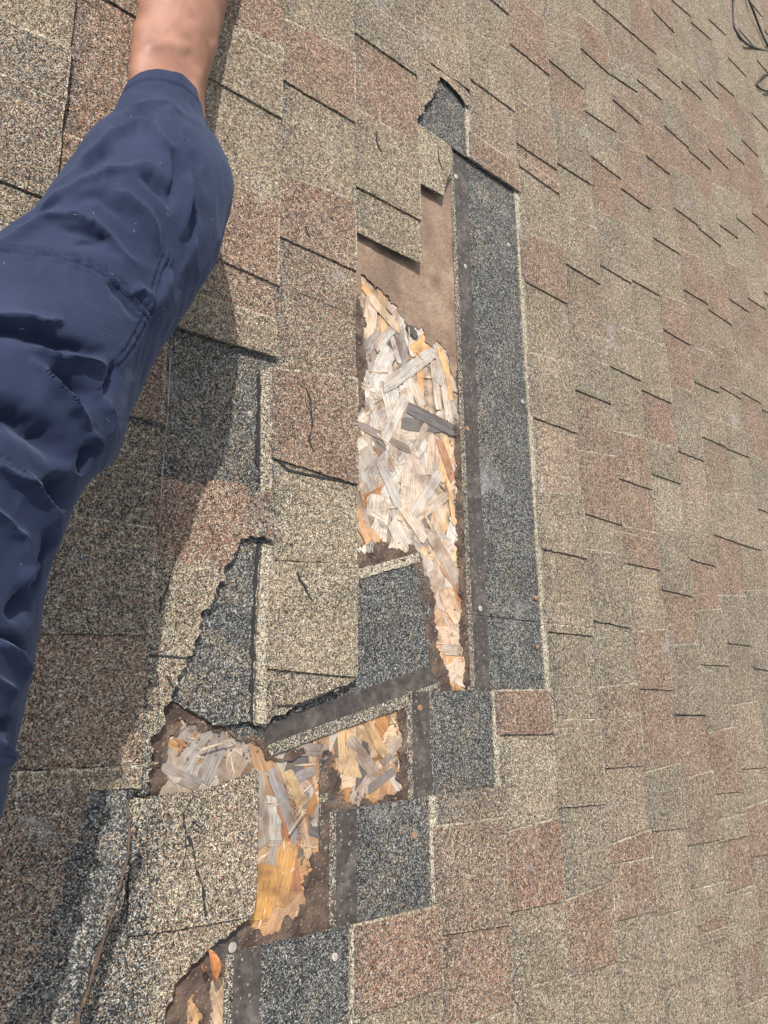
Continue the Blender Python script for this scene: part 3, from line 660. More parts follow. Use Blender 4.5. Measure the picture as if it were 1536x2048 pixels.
b = piece('cream_granule_band', [(712, 1140, .5), (842, 1104, .5), (846, 1122, .7), (790, 1138, .7), (714, 1160, .7)], lambda u, v: hl(u, v) + .0018, .0018, (lambda u, v: (.1, .85, .12)), roof, w=-.005, torn=.003, sp=.008, seed=22); reloc(b, loose, LOFF)
b = piece('cream_granule_band', [(534, 1492, .3), (640, 1452, .2), (768, 1406, .2), (881, 1364, .2), (885, 1387, .3), (768, 1431, .3), (640, 1476, .3), (546, 1512, .4)], lambda u, v: hl(u, v) + .0005, .0005, (lambda u, v: (.05, .35, .4)), roof, w=-.0090, torn=.002, sp=.008, seed=23); reloc(b, loose, LOFF)

# upper extension of the course 3 edge strip
piece('felt_edge', [(642, 1518, .5), (657, 1512, .5), (656, 1620, .1), (655, 1700, .1), (640, 1700, .1), (641, 1600, .1)], lambda u, v: DK + .0030, .002, (lambda u, v: (0, .2, .5)), roof, w=-.0120, torn=.002, sp=.01, seed=24)

# ------------------------------------------------------------------ felt remains
def hfelt(u, v):
    return .0012 * max(0, nz(u * 2.5 + v, v * .7 - u, 26)) + DK + .0022 + .0006 * nz(u, v, 18) + .0005 * max(0, nz(u * .6, v, 45))
FELT = [
 # sheet at the top of the hole, torn lower edge
 [(700, 380, 0), (930, 250, 0), (935, 420, 0), (925, 700, 0), (912, 760, .4), (904, 742), (900, 715), (884, 690), (873, 677), (862, 690), (852, 682), (846, 655), (830, 652), (818, 648), (806, 630), (795, 612), (782, 600), (770, 585), (752, 570), (738, 560), (726, 548), (722, 580), (712, 600), (700, 620, .2), (680, 610, 0)],
 # ragged strip along the downslope side
 [(912, 740), (918, 800), (920, 900), (924, 1000), (928, 1100), (934, 1200), (938, 1300), (943, 1378, .2), (965, 1380, 0), (950, 1100, 0), (935, 740, 0)],
 [(908, 850), (914, 880), (912, 930), (916, 990), (911, 1020), (918, 1060), (914, 1090), (922, 1150), (918, 1180), (926, 1220), (920, 1262), (924, 1290), (930, 1330), (926, 1352), (936, 1380), (950, 1380, 0), (935, 1100, 0), (925, 840, 0)],
 # left flank behind the tabs
 [(700, 560, 0), (720, 600), (732, 640), (728, 690), (735, 730), (722, 760), (728, 800), (716, 830), (712, 870), (718, 920), (708, 990), (690, 1000, 0), (690, 560, 0)],
 # brown shred at the foot of the long hole
 [(700, 1095, 0), (722, 1105), (745, 1098), (762, 1078), (775, 1085), (790, 1100), (815, 1098), (828, 1082), (842, 1110), (850, 1140), (863, 1170), (872, 1200), (868, 1240), (876, 1262), (872, 1290), (884, 1320), (894, 1350), (905, 1372), (905, 1395), (870, 1395, 0), (850, 1250, 0), (828, 1130), (760, 1130), (700, 1150, 0)],
 # rim left of the lower hole
 [(325, 1380, 0), (352, 1410), (375, 1428), (400, 1440), (430, 1448), (470, 1464), (530, 1478), (542, 1494), (534, 1506), (522, 1496), (505, 1484), (470, 1478), (448, 1466), (420, 1456), (402, 1462), (388, 1446), (372, 1452), (366, 1440), (352, 1446), (356, 1466), (344, 1482), (332, 1500), (338, 1516), (326, 1540), (322, 1600), (285, 1610, 0), (285, 1480, 0)],
 [(530, 1500), (552, 1512), (580, 1506), (604, 1498), (616, 1504), (600, 1514), (580, 1516), (562, 1526), (548, 1528), (538, 1518)],
 # between the two lower openings
 [(656, 1500, .3), (668, 1508), (664, 1530), (676, 1545), (684, 1562), (676, 1582), (688, 1596), (680, 1622, 0), (650, 1622, 0)],
 [(796, 1415), (812, 1405), (818, 1405, 0), (822, 1600, 0), (660, 1625, 0), (676, 1604), (705, 1610), (730, 1600), (756, 1606), (786, 1590), (802, 1584), (796, 1550), (804, 1530), (798, 1500), (806, 1480), (800, 1450)],
 # right flank and foot of the lowest opening
 [(648, 1500, 0), (640, 1560), (644, 1620), (638, 1650), (642, 1680), (630, 1700), (622, 1716), (630, 1736), (614, 1748), (604, 1764), (622, 1778), (612, 1796), (600, 1810), (606, 1826), (584, 1838), (566, 1842), (556, 1856), (530, 1868), (506, 1852), (500, 1836), (482, 1840), (466, 1836), (455, 1862), (428, 1898), (400, 1910), (420, 1960, 0), (560, 1915, 0), (680, 1870, 0), (660, 1500, 0)],
 [(395, 1915), (418, 1905), (430, 1930), (420, 1990), (418, 2080, 0), (395, 2080), (400, 2030), (386, 2005), (388, 1972), (380, 1990), (372, 2040), (352, 2075, 0), (290, 2080, 0), (330, 1960, 0)],
]
def hclump(u, v): return hfelt(u, v) + .0012 + .0022 * nz(u, v, 75) + .0016 * nz(v, u, 180)
for i, p in enumerate(FELT):
    piece('felt_scrap', p, (lambda u, v, i=i: (hfelt if i < 1 else hclump)(u, v) - (.0008 if i in (1, 2) else 0)), .0012, (lambda u, v, i=i: (0, 0, (.12 if i == 0 else .84) + (.5 * nz(u, v, 12) if i == 0 else .5 * nz(u, v, 45)))), roof, w=-.0120, torn=.0085, sp=.007 if i == 0 else .0035, matl=M_FE, seed=30 + i)
# ragged crumbs of felt and tar along the edges
crumbs = MB()
for (x0, y0, x1, y1, n) in ((905, 800, 925, 1370, 60), (850, 1140, 885, 1370, 46), (715, 1095, 850, 1118, 50), (340, 1450, 560, 1520, 60), (590, 1600, 635, 1850, 60), (680, 1590, 805, 1612, 30), (350, 1950, 425, 2045, 30), (720, 580, 735, 760, 24), (790, 1420, 815, 1600, 30), (640, 1480, 690, 1600, 30)):
    for i in range(n):
        f = i / n; x = x0 + (x1 - x0) * f + R.gauss(0, 5); y = y0 + (y1 - y0) * f + R.gauss(0, 8)
        if (x1 - x0) > 60 and (y1 - y0) > 60: x = R.uniform(x0, x1); y = R.uniform(y0, y1)
        p = at(x, y, -.0120); blob(crumbs, p.x, p.y, DK + .002, R.uniform(.0005, .0024), R.uniform(.0006, .0018), 5, (0, 0, R.uniform(.1, .7)), R.uniform(.5, 1.6))
tag(crumbs.build('felt_crumbs', M_FE, roof), kind='stuff')

# ------------------------------------------------------------------ wood flakes of the sheathing
HOLES = [
 [(720, 540), (800, 600), (880, 660), (930, 720), (940, 1385), (870, 1385), (845, 1130), (700, 1150), (690, 900), (700, 560)],
 [(300, 1380), (540, 1440), (820, 1385), (825, 1620), (660, 1625), (650, 1870), (400, 1960), (500, 1540), (300, 1600)],
 [(350, 1930), (430, 1900), (430, 2080), (330, 2080)]]
HU = [[(p[0], p[1]) for p in px(h, -.0125)] for h in HOLES]
flakes = []
for vi in range(8):
    rr = random.Random(100 + vi); me = bpy.data.meshes.new('flake')
    n = 12; V = []; top = []; bot = []
    for i in range(n + 1):
        f = i / n; x = (f - .5)
        taper = min(1, .72 + 3.0 * min(f, 1 - f) * rr.uniform(.6, 1.8))
        top.append((x + rr.uniform(-.01, .01) + (.06 * rr.uniform(-1, 1) if i in (0, n) else 0), .5 * taper + rr.uniform(-.04, .04) + .05 * math.sin(3 * f + vi))); bot.append((x + rr.uniform(-.01, .01) + (.06 * rr.uniform(-1, 1) if i in (0, n) else 0), -.5 * taper + rr.uniform(-.04, .04) + .05 * math.sin(3 * f + vi)))
    for a, b in zip(top, bot):
        zz = .15 * math.sin(a[0] * 5 + vi); V += [(a[0], a[1], zz), (b[0], b[1], zz - .3), (a[0], a[1], zz - 2.2), (b[0], b[1], zz - 2.5)]
    F = []
    for i in range(n):
        q = i * 4; F += [(q, q + 1, q + 5, q + 4), (q + 2, q, q + 4, q + 6), (q + 1, q + 3, q + 7, q + 5)]
    F += [(0, 2, 3, 1), (n * 4, n * 4 + 1, n * 4 + 3, n * 4 + 2)]
    # real size baked in: 0.1 m x 0.02 m, 0.4 mm thick units
    V = [(x * (.085 + .012 * vi), y * (.021 + .0034 * vi), z * .00018) for x, y, z in V]
    me.from_pydata(V, [], F); me.update(); me.materials.append(M_WO); flakes.append(me)

def flake_color(x, y):
    r = R.random()
    grey = [(.50, .46, .41), (.58, .54, .49), (.42, .37, .33), (.36, .33, .31), (.63, .57, .50), (.52, .42, .34)]
    orange = [(.62, .36, .17), (.66, .46, .27), (.55, .28, .12), (.68, .50, .34), (.48, .30, .18)]
    dk = [(.16, .15, .15), (.22, .19, .17), (.28, .17, .11)]
    pk = [(.60, .53, .46), (.56, .47, .39), (.50, .40, .32)]
    if y < 1140 and 700 < x:
        if x > 868 and y < 800 or y < 640: w = (.15, .60, .0)
        elif x > 885: w = (.25, .5, .08)
        elif y > 960: w = (.42, .18, .05)
        else: w = (.68, .05, .12)
    elif y < 1400 and x > 820: w = (.08, .35, .02)
    elif x > 655: w = (.15, .55, .15)
    elif y < 1600 and x < 540: w = (.5, .15, .1)
    elif y > 1700: w = (.08, .72, .08)
    elif x < 660: w = (.3, .35, .08)
    else: w = (.4, .3, .1)
    c = R.choice(grey) if r < w[0] else R.choice(orange) if r < w[0] + w[1] else R.choice(dk) if r < sum(w) else R.choice(pk)
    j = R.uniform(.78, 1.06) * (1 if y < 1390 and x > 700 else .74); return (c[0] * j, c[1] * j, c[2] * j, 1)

def add_flake(x, y, ang, me, col, z, parent=roof, sc=1.0, wsc=1.0, name='wood_flake'):
    p = at(x, y, -.0125)
    o = bpy.data.objects.new(name, me); C.objects.link(o); o.parent = parent
    o.location = (p.x, p.y, DK + z); o.rotation_euler = (R.gauss(0, .008), R.gauss(0, .004), ang); o.scale = (sc, wsc, 1); o.color = col
    return o
cnt = 0; tries = 0
areas = [(700, 545, 940, 1385, 150), (300, 1385, 820, 1620, 85), (500, 1540, 660, 1870, 36), (340, 1930, 425, 2060, 8)]
for (x0, y0, x1, y1, n) in areas:
    c = 0
    while c < n and tries < 9000:
        tries += 1
        x, y = R.uniform(x0, x1), R.uniform(y0, y1); p = at(x, y, -.0125)
        if not any(inside(h, p.x, p.y) for h in HU): continue
        base = 1.35 if R.random() < .5 else R.uniform(0, math.pi)
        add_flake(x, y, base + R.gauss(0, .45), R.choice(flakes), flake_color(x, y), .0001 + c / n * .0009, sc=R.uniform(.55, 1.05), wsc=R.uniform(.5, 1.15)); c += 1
# the flakes that stand out in the photograph
for x0, y0, x1, y1, wd, col in [(815, 815, 915, 862, 30, (.17, .16, .16)), (775, 770, 865, 705, 26, (.52, .48, .43)), (770, 880, 815, 790, 26, (.60, .55, .49)), (722, 850, 830, 905, 18, (.30, .26, .24)), (830, 1030, 880, 945, 26, (.55, .50, .45)),
        (740, 590, 800, 660, 22, (.66, .52, .36)), (880, 690, 895, 745, 24, (.70, .46, .24)), (895, 745, 905, 800, 16, (.66, .42, .22)), (880, 880, 908, 960, 24, (.45, .24, .15)), (896, 960, 912, 1050, 16, (.68, .44, .26)), (760, 920, 800, 1010, 26, (.50, .46, .42)), (800, 1000, 850, 1080, 28, (.62, .52, .43)),
        (860, 1060, 915, 1160, 34, (.46, .38, .32)), (885, 1130, 925, 1180, 26, (.42, .26, .18)), (890, 1180, 922, 1240, 38, (.66, .48, .33)), (870, 1270, 930, 1275, 36, (.60, .46, .34)), (885, 1300, 930, 1300, 22, (.50, .42, .34)), (712, 1010, 740, 1090, 20, (.66, .40, .22)), (740, 1060, 775, 1100, 18, (.55, .36, .22)),
        (340, 1560, 420, 1470, 26, (.50, .46, .42)), (410, 1560, 440, 1480, 26, (.42, .38, .35)), (365, 1530, 385, 1490, 12, (.24, .22, .22)), (480, 1510, 460, 1580, 28, (.46, .36, .29)), (515, 1540, 530, 1690, 26, (.42, .37, .33)), (545, 1540, 600, 1690, 22, (.40, .37, .36)), (560, 1600, 600, 1700, 20, (.50, .24, .13)), (590, 1560, 630, 1540, 18, (.36, .33, .32)), (575, 1545, 610, 1610, 22, (.68, .50, .28)),
        (540, 1730, 520, 1840, 44, (.64, .36, .13)), (580, 1690, 560, 1810, 36, (.60, .34, .14)), (570, 1640, 598, 1780, 20, (.44, .20, .11)), (700, 1480, 760, 1560, 26, (.44, .36, .30)), (690, 1540, 720, 1480, 18, (.68, .48, .30)), (735, 1440, 770, 1510, 20, (.66, .44, .24)), (740, 1580, 790, 1540, 16, (.26, .24, .24)), (600, 1500, 660, 1500, 20, (.40, .34, .30)), (385, 1985, 400, 2050, 20, (.62, .38, .20)), (404, 1570, 330, 1540, 20, (.38, .34, .31))]:
    a, b = at(x0, y0, -.0125), at(x1, y1, -.0125); d = b - a
    me = flakes[R.randrange(8)]; L0 = me.vertices[-1].co.x - me.vertices[0].co.x
    W0 = max(v_.co.y for v_ in me.vertices) * 2
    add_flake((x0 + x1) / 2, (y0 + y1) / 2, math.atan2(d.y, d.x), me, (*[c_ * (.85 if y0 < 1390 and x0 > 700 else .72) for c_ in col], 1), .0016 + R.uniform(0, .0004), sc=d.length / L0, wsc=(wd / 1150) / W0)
# the flakes too small to pick apart
sm = MB()
for i in range(500):
    h = R.choice([0, 0, 0, 1, 1]); x = R.uniform(300, 940); y = R.uniform(545, 1860)
    p = at(x, y, -.0125)
    if not any(inside(q, p.x, p.y) for q in HU): continue
    a = R.uniform(0, math.pi); l = R.uniform(.006, .024); w = R.uniform(.0007, .0028); cs, sn = math.cos(a), math.sin(a); z = DK + .0006 + R.uniform(0, .0008)
    V = [Vector((p.x + cs * s * l + -sn * t * w, p.y + sn * s * l + cs * t * w, z + (.0012 if s > 0 else 0) + dz)) for dz in (0, -.0012) for s, t in ((-1, 0), (0, 1), (1, .2), (0, -1))]
    sm.add(V, [(0, 3, 2, 1), (0, 1, 5, 4), (1, 2, 6, 5), (2, 3, 7, 6), (3, 0, 4, 7)], [(0, 0, 0)] * 8)
o = sm.build('wood_splinters', M_WO, roof); o.color = (.56, .45, .34, 1); tag(o, kind='stuff')
for x0, y0, x1, y1 in ((578, 1668, 612, 1618), (755, 868, 800, 905), (780, 905, 800, 940), (400, 1500, 470, 1478), (720, 968, 728, 1000), (818, 655, 822, 700)):
    a, b = at(x0, y0, -.005), at(x1, y1, -.003); d = (b - a); n = Vector((-d.y, d.x, 0)).normalized() * .0011
    s_ = MB(); s_.add([a - n, a + n, b + n * .4, b - n * .4, a - n - Vector((0, 0, .001)), a + n - Vector((0, 0, .001)), b + n * .4 - Vector((0, 0, .001)), b - n * .4 - Vector((0, 0, .001))], [(0, 3, 2, 1), (4, 5, 6, 7), (0, 1, 5, 4), (1, 2, 6, 5), (2, 3, 7, 6), (3, 0, 4, 7)], [(0, 0, 0)] * 8)
    o = s_.build('long_splinter', M_WO, roof); o.color = (.62, .50, .36, 1)

# ------------------------------------------------------------------ nails
nd = MB(); n = 18
for r_, z_ in ((0.0, .0011), (.0032, .0010), (.0044, .0005), (.0046, -.0002)): pass
def nail_mesh(material):
    b = MB(); V = [Vector((0, 0, .0011))]; rings = ((.0030, .00105), (.0042, .0007), (.0046, .0002), (.0046, -.0006), (.0016, -.0007), (.0015, -.009))
    for r_, z_ in rings:
        for i in range(n): a = i / n * 2 * math.pi; V.append(Vector((r_ * math.cos(a), r_ * math.sin(a), z_)))
    F = [(0, 1 + i, 1 + (i + 1) % n) for i in range(n)]
    for q in range(len(rings) - 1):
        for i in range(n):
            j = (i + 1) % n; F.append((1 + q * n + i, 1 + (q + 1) * n + i, 1 + (q + 1) * n + j, 1 + q * n + j))
    b.add(V, F, [(0, 0, 0)] * len(V), False)
    me = b.build('nail', material).data; o = bpy.data.objects[-1]
    for q in list(bpy.data.objects):
        if q.data == me: bpy.data.objects.remove(q)
    return me
NM, NR = nail_mesh(M_NAIL), nail_mesh(M_RUST)
for x, y, k, up, rusty, sc in ((912, 353, 5, 0, 0, 1.1), (931, 533, 5, 0, 0, 1.0), (935, 857, 5, 0, 1, 1.0), (961, 1217, 5, 0, 0, 1.05), (1017, 489, 5, 0, 0, .9), (1045, 803, 5, .003, 0, .95), (1072, 1196, 5, .003, 1, .95), (1075, 1294, 5, .003, 1, .85), (840, 1416, 4, 0, 1, 1.1), (829, 1670, 3, 0, 1, 1.1), (670, 1914, 2, 0, 0, 1.1), (465, 1895, 9, 0, 0, 1.3), (500, 828, 1, 0, 0, .95)):
    z = -.006
    for _ in range(3):
        p = at(x, y, z); z = (DK + .0075) if k == 9 else h_base(k)(p.x, p.y) + up + .0004
    o = bpy.data.objects.new('nail', NR if rusty else NM); C.objects.link(o); o.parent = roof
    o.location = p; o.rotation_euler = (R.gauss(0, .12), R.gauss(0, .12), R.random() * 6); o.scale = (sc * .98, sc * .98, .9)

piece('asphalt_scrap', [(812, 650), (824, 652), (834, 664), (836, 676), (826, 674), (816, 664)], lambda u, v: DK + .0042, .0015, 'd', roof, w=-.0120, torn=.003, seed=71, matl=M_AS)
piece('asphalt_scrap', [(655, 1600), (668, 1592), (676, 1604), (670, 1618), (656, 1616)], lambda u, v: DK + .0042, .0015, 'd', roof, w=-.0120, torn=.003, seed=72, matl=M_AS)
# asphalt scrap with glue left under the lowest nail
o = piece('asphalt_scrap', [(420, 1890), (440, 1872), (470, 1852), (486, 1862), (478, 1900), (450, 1915), (430, 1924), (418, 1912)], lambda u, v: DK + .0045, .0015, (lambda u, v: (0, 0, 1)), roof, w=-.006, torn=.004, seed=70, matl=M_AS)

# ------------------------------------------------------------------ dry leaf standing by the lowest nail
lp = at(423, 1928, .002)
leaf = empty('dry_leaf', (lp.x, lp.y, lp.z)); tag(leaf, 'small curled orange brown dry leaf caught at the torn shingle edge below the lowest nail', 'leaf')
mb = MB(); V = []; n1, n2 = 14, 6
a, b = at(419, 1900, .014), at(429, 1964, .008)
ax = (b - a); side = ax.cross(Vector((0, 0, 1))).normalized()
for i in range(n1 + 1):
    f = i / n1; wd = .0062 * math.sin(math.pi * min(1, f * .92 + .06)) ** .8
    for j in range(n2 + 1):
        g = (j / n2 - .5) * 2
        p = a + ax * f + side * g * wd + Vector((0, 0, 1)) * (abs(g) ** 1.5 * wd * .9 + .003 * math.sin(f * 3.1)); V.append(p - lp)
F = [(i * (n2 + 1) + j, (i + 1) * (n2 + 1) + j, (i + 1) * (n2 + 1) + j + 1, i * (n2 + 1) + j + 1) for i in range(n1) for j in range(n2)]
mb.add(V, F, [(0, 0, 0)] * len(V), True); o = mb.build('blade', M_LEAF, leaf)
md = o.modifiers.new('solid', 'SOLIDIFY'); md.thickness = .0005
def tube(name, pts, r, material, parent, seg=6, taper=None):
    mb = MB(); V = []; n = len(pts)
    for i, p in enumerate(pts):
        t = (pts[min(n - 1, i + 1)] - pts[max(0, i - 1)]).normalized(); s = t.cross(Vector((.2, .1, 1))).normalized(); q = t.cross(s)
        rr = r * (taper[i] if taper else 1)
        for j in range(seg): a_ = j / seg * 2 * math.pi; V.append(p + s * rr * math.cos(a_) + q * rr * math.sin(a_))
    F = [(i * seg + j, i * seg + (j + 1) % seg, (i + 1) * seg + (j + 1) % seg, (i + 1) * seg + j) for i in range(n - 1) for j in range(seg)]
    F += [tuple(range(seg - 1, -1, -1)), tuple(range((n - 1) * seg, n * seg))]
    mb.add(V, F, [(0, 0, 0)] * len(V), True); return mb.build(name, material, parent)
CB = [(1472, -60), (1469, -20), (1466, 15), (1467, 45), (1477, 70), (1494, 88), (1515, 97), (1540, 104), (1575, 112), (1590, 130), (1560, 168), (1535, 182), (1514, 170), (1530, 150), (1560, 140), (1555, 118), (1536, 92), (1522, 62), (1508, 25), (1497, -5), (1488, -60)]
co_ = at(1500, 60, 0); cable = empty('cable', (co_.x, co_.y, 0)); tag(cable, 'thin black cable looping over the shingles at the far upper right corner', 'cable')
M_CB = simple('black cable jacket', (.03, .028, .03), .5)
cpts = []
for i in range(len(CB) - 1):
    for q in range(5):
        f = q / 5; g = lambda j: Vector(CB[max(0, min(len(CB) - 1, j))])
        p0, p1, p2, p3 = g(i - 1), g(i), g(i + 1), g(i + 2)
        c_ = .5 * ((2 * p1) + (-p0 + p2) * f + (2 * p0 - 5 * p1 + 4 * p2 - p3) * f * f + (-p0 + 3 * p1 - 3 * p2 + p3) * f ** 3)
        n_ = i * 5 + q; cpts.append(at(c_.x, c_.y, .006 + .004 * math.sin(n_ * .35) + (.007 if n_ > 80 else 0)) - Vector((co_.x, co_.y, 0)))
tube('cable_jacket', cpts, .0040, M_CB, cable, 8)
tube('stem', [a + (b - a) * f - lp + Vector((0, 0, .002 - .004 * max(0, .2 - f) * 5)) for f in (-.12, 0, .3, .6, .95)], .0005, M_STEM, leaf, 6)
tube('curled_bract', [at(408, 1926, .006) - lp, at(404, 1934, .010) - lp, at(408, 1942, .010) - lp, at(414, 1938, .007) - lp, at(410, 1932, .006) - lp], .0014, M_STEM, leaf, 7)

# ------------------------------------------------------------------ the person: one bare foot and a navy trouser leg
pr = empty('person', (.42, .70, 0)); PO = Vector((.42, .70, 0))
tag(pr, 'person sitting on the roof, one navy trouser leg and a bare foot in view', 'person')

def rings(stations, nseg, nsub, thick, cuff_tilt=0.0):
    """stations: (Lx, Ly, Lh, Rx, Ry, Rh) -> smooth rows of centre, half-width vector, tangent"""
    A = [(at(s[0], s[1], s[2]), at(s[3], s[4], s[5])) for s in stations]
    def cr(p0, p1, p2, p3, t): return .5 * ((2 * p1) + (-p0 + p2) * t + (2 * p0 - 5 * p1 + 4 * p2 - p3) * t * t + (-p0 + 3 * p1 - 3 * p2 + p3) * t ** 3)
    rows = []; n = len(A)
    for i in range(n - 1):
        for k in range(nsub):
            t = k / nsub; g = lambda j, side: A[max(0, min(n - 1, j))][side]
            rows.append(tuple(cr(g(i - 1, s), g(i, s), g(i + 1, s), g(i + 2, s), t) for s in (0, 1)))
    rows.append(A[-1])
    return rows

def tube_rows(rows, nseg, depth, cuff=0.0):
    """cross sections: an ellipse through left and right contour; returns points and outward normals"""
    P = []; NN = []; n = len(rows)
    cen = [(a + b) / 2 for a, b in rows]
    for i, (a, b) in enumerate(rows):
        c = cen[i]; A = (a - b) / 2
        t = (cen[min(n - 1, i + 2)] - cen[max(0, i - 2)]).normalized()
        B = A.cross(t); B = B.normalized() * A.length * (depth - (.10 * max(0, 1 - i / 45.0) if cuff else 0))
        if B.z < 0: B = -B
        lean = cuff * max(0, 1 - i / 26.0)
        row = []; nr = []
        for j in range(nseg):
            th = j / nseg * 2 * math.pi
            d = A * math.cos(th) + B * math.sin(th)
            p = c + d - t * lean * max(0, math.sin(th + .55)) + t * lean * .5 * max(0, -math.sin(th + .4))
            row.append(p); nr.append((A.normalized() * math.cos(th) * depth + B.normalized() * math.sin(th)).normalized())
        P.append(row); NN.append(nr)
    return P, NN

def to_px(p):
    q = p - Vector((0, 0, CAMH)); z = q.dot(Vector(CR[2]))
    return 768 + FPX * q.dot(Vector(CR[0])) / z, 1024 + FPX * q.dot(Vector(CR[1])) / z

LEG = [(262, 168, 0.1, 388, 232, 0.05), (235, 208, 0.105, 402, 288, 0.065), (190, 252, 0.12, 430, 350, 0.085), (130, 332, 0.155, 443, 420, 0.105), (80, 410, 0.184, 411, 505, 0.12), (10, 492, 0.203, 346, 592, 0.105), (-60, 590, 0.228, 274, 690, 0.095), (-125, 720, 0.255, 204, 815, 0.115), (-180, 850, 0.27, 168, 895, 0.125), (-230, 990, 0.278, 106, 950, 0.145), (-265, 1120, 0.281, 53, 1080, 0.165), (-300, 1250, 0.282, 25, 1195, 0.17), (-330, 1380, 0.277, 4, 1310, 0.16), (-350, 1500, 0.272, -13, 1410, 0.16), (-370, 1650, 0.267, -38, 1545, 0.16), (-420, 1850, 0.257, -73, 1700, 0.15), (-480, 2100, 0.242, -133, 1900, 0.135)]
FOLDS = [  # ridge (+) / valley (-) lines on the cloth: height mm, width px, points
 (5, 9, [(262, 206), (300, 209), (330, 214), (372, 234)]), (-8, 15, [(205, 250), (240, 232), (275, 222), (315, 238)]),
 (7, 16, [(120, 372), (187, 306), (230, 268), (272, 247), (300, 259), (322, 287), (362, 308)]), (9, 9, [(325, 219), (345, 262), (360, 300), (371, 345), (372, 406), (362, 475)]),
 (4.5, 10, [(31, 455), (80, 420), (125, 390), (170, 360), (219, 340), (270, 334), (312, 326)]), (-8, 12, [(272, 352), (305, 362), (328, 385), (340, 412)]), (-5, 12, [(160, 345), (200, 315), (235, 300)]),
 (6, 13, [(219, 378), (259, 400), (290, 430), (305, 470), (316, 512)]), (-5, 13, [(150, 400), (200, 392), (245, 425), (270, 460)]), (6, 12, [(0, 500), (60, 455), (94, 434), (150, 430), (194, 448), (222, 480), (242, 505), (275, 531)]),
 (-5, 10, [(120, 458), (170, 466), (200, 482), (150, 490)]), (-5, 9, [(0, 455), (60, 432), (130, 405)]), (-6, 9, [(345, 300), (352, 350), (346, 395), (336, 425)]), (5, 10, [(340, 540), (322, 590), (300, 625)]), (-7, 16, [(385, 300), (392, 360), (396, 420), (385, 490)]), (4, 8, [(410, 300), (405, 360), (402, 420), (390, 480), (350, 570)]),
 (5, 10, [(255, 590), (275, 575), (292, 590), (300, 615)]), (-4, 10, [(215, 560), (250, 600), (275, 640)]),
 (9, 14, [(-20, 632), (40, 636), (90, 645), (131, 640)]), (-9, 15, [(-20, 660), (62, 672), (125, 692), (215, 708)]), (8, 13, [(50, 690), (109, 712), (175, 722), (214, 732)]), (9, 15, [(60, 715), (94, 760), (134, 804), (156, 832), (174, 862)]), (-9, 16, [(100, 740), (140, 765), (165, 790), (180, 820)]),
 (-16, 30, [(-30, 820), (40, 838), (94, 872), (150, 925)]), (6, 8, [(172, 858), (186, 885), (192, 915)]), (-8, 10, [(180, 880), (172, 915), (160, 950)]), (5, 7, [(205, 790), (212, 830), (214, 880)]), (-6, 9, [(225, 720), (215, 770), (205, 800)]),
 (8, 18, [(-10, 930), (50, 960), (85, 1000), (100, 1060), (98, 1110)]), (-9, 5, [(82, 1062), (86, 1100), (80, 1135), (68, 1175)]), (-11, 26, [(95, 950), (112, 985), (118, 1020)]), (7, 16, [(-20, 1020), (30, 1070), (48, 1130), (30, 1190)]), (-9, 20, [(60, 1160), (40, 1210), (15, 1240)]),
 (6, 12, [(0, 1288), (20, 1300), (42, 1325), (45, 1370)]), (-6, 8, [(-10, 1270), (22, 1278), (44, 1300)]), (-7, 12, [(20, 1430), (5, 1450), (-20, 1460)]), (5, 12, [(-20, 1350), (10, 1380), (20, 1410)]), (5, 10, [(0, 1490), (14, 1510), (8, 1540)])]
SEAMS = [[(-14, 492), (40, 497), (110, 503), (150, 512), (200, 531), (232, 553), (260, 581), (280, 603), (298, 630)], [(-14, 502), (40, 507), (110, 512), (150, 522), (194, 540), (226, 562), (253, 590), (272, 612), (290, 640)],
 [(338, 512), (325, 545), (312, 572), (303, 600), (298, 628), (285, 655), (266, 688), (248, 712), (231, 735), (212, 760), (197, 779), (178, 790), (159, 798), (135, 796)], [(326, 512), (314, 545), (302, 572), (294, 600), (287, 628), (275, 655), (256, 684), (240, 706), (222, 726), (202, 748)],
 [(-14, 906), (20, 920), (47, 936), (70, 958), (85, 980), (78, 1000)], [(-14, 916), (20, 931), (40, 944), (64, 966)]]
def seg_d(px_, py_, pts):
    best = 1e9
    for (ax_, ay_), (bx_, by_) in zip(pts, pts[1:]):
        dx, dy = bx_ - ax_, by_ - ay_; l2 = dx * dx + dy * dy
        t = max(0, min(1, ((px_ - ax_) * dx + (py_ - ay_) * dy) / l2)); d = math.hypot(px_ - ax_ - dx * t, py_ - ay_ - dy * t)
        if d < best: best = d
    return best
def fold_d(px_, py_, pts):
    """distance to a fold line, and how far along it (0..1)"""
    best = 1e9; bs = 0; acc = 0.0
    tot = sum(math.hypot(b[0] - a[0], b[1] - a[1]) for a, b in zip(pts, pts[1:]))
    for (ax_, ay_), (bx_, by_) in zip(pts, pts[1:]):
        dx, dy = bx_ - ax_, by_ - ay_; l = math.hypot(dx, dy)
        t = max(0, min(1, ((px_ - ax_) * dx + (py_ - ay_) * dy) / (l * l))); d = math.hypot(px_ - ax_ - dx * t, py_ - ay_ - dy * t)
        if d < best: best = d; bs = (acc + l * t) / tot
        acc += l
    return best, bs

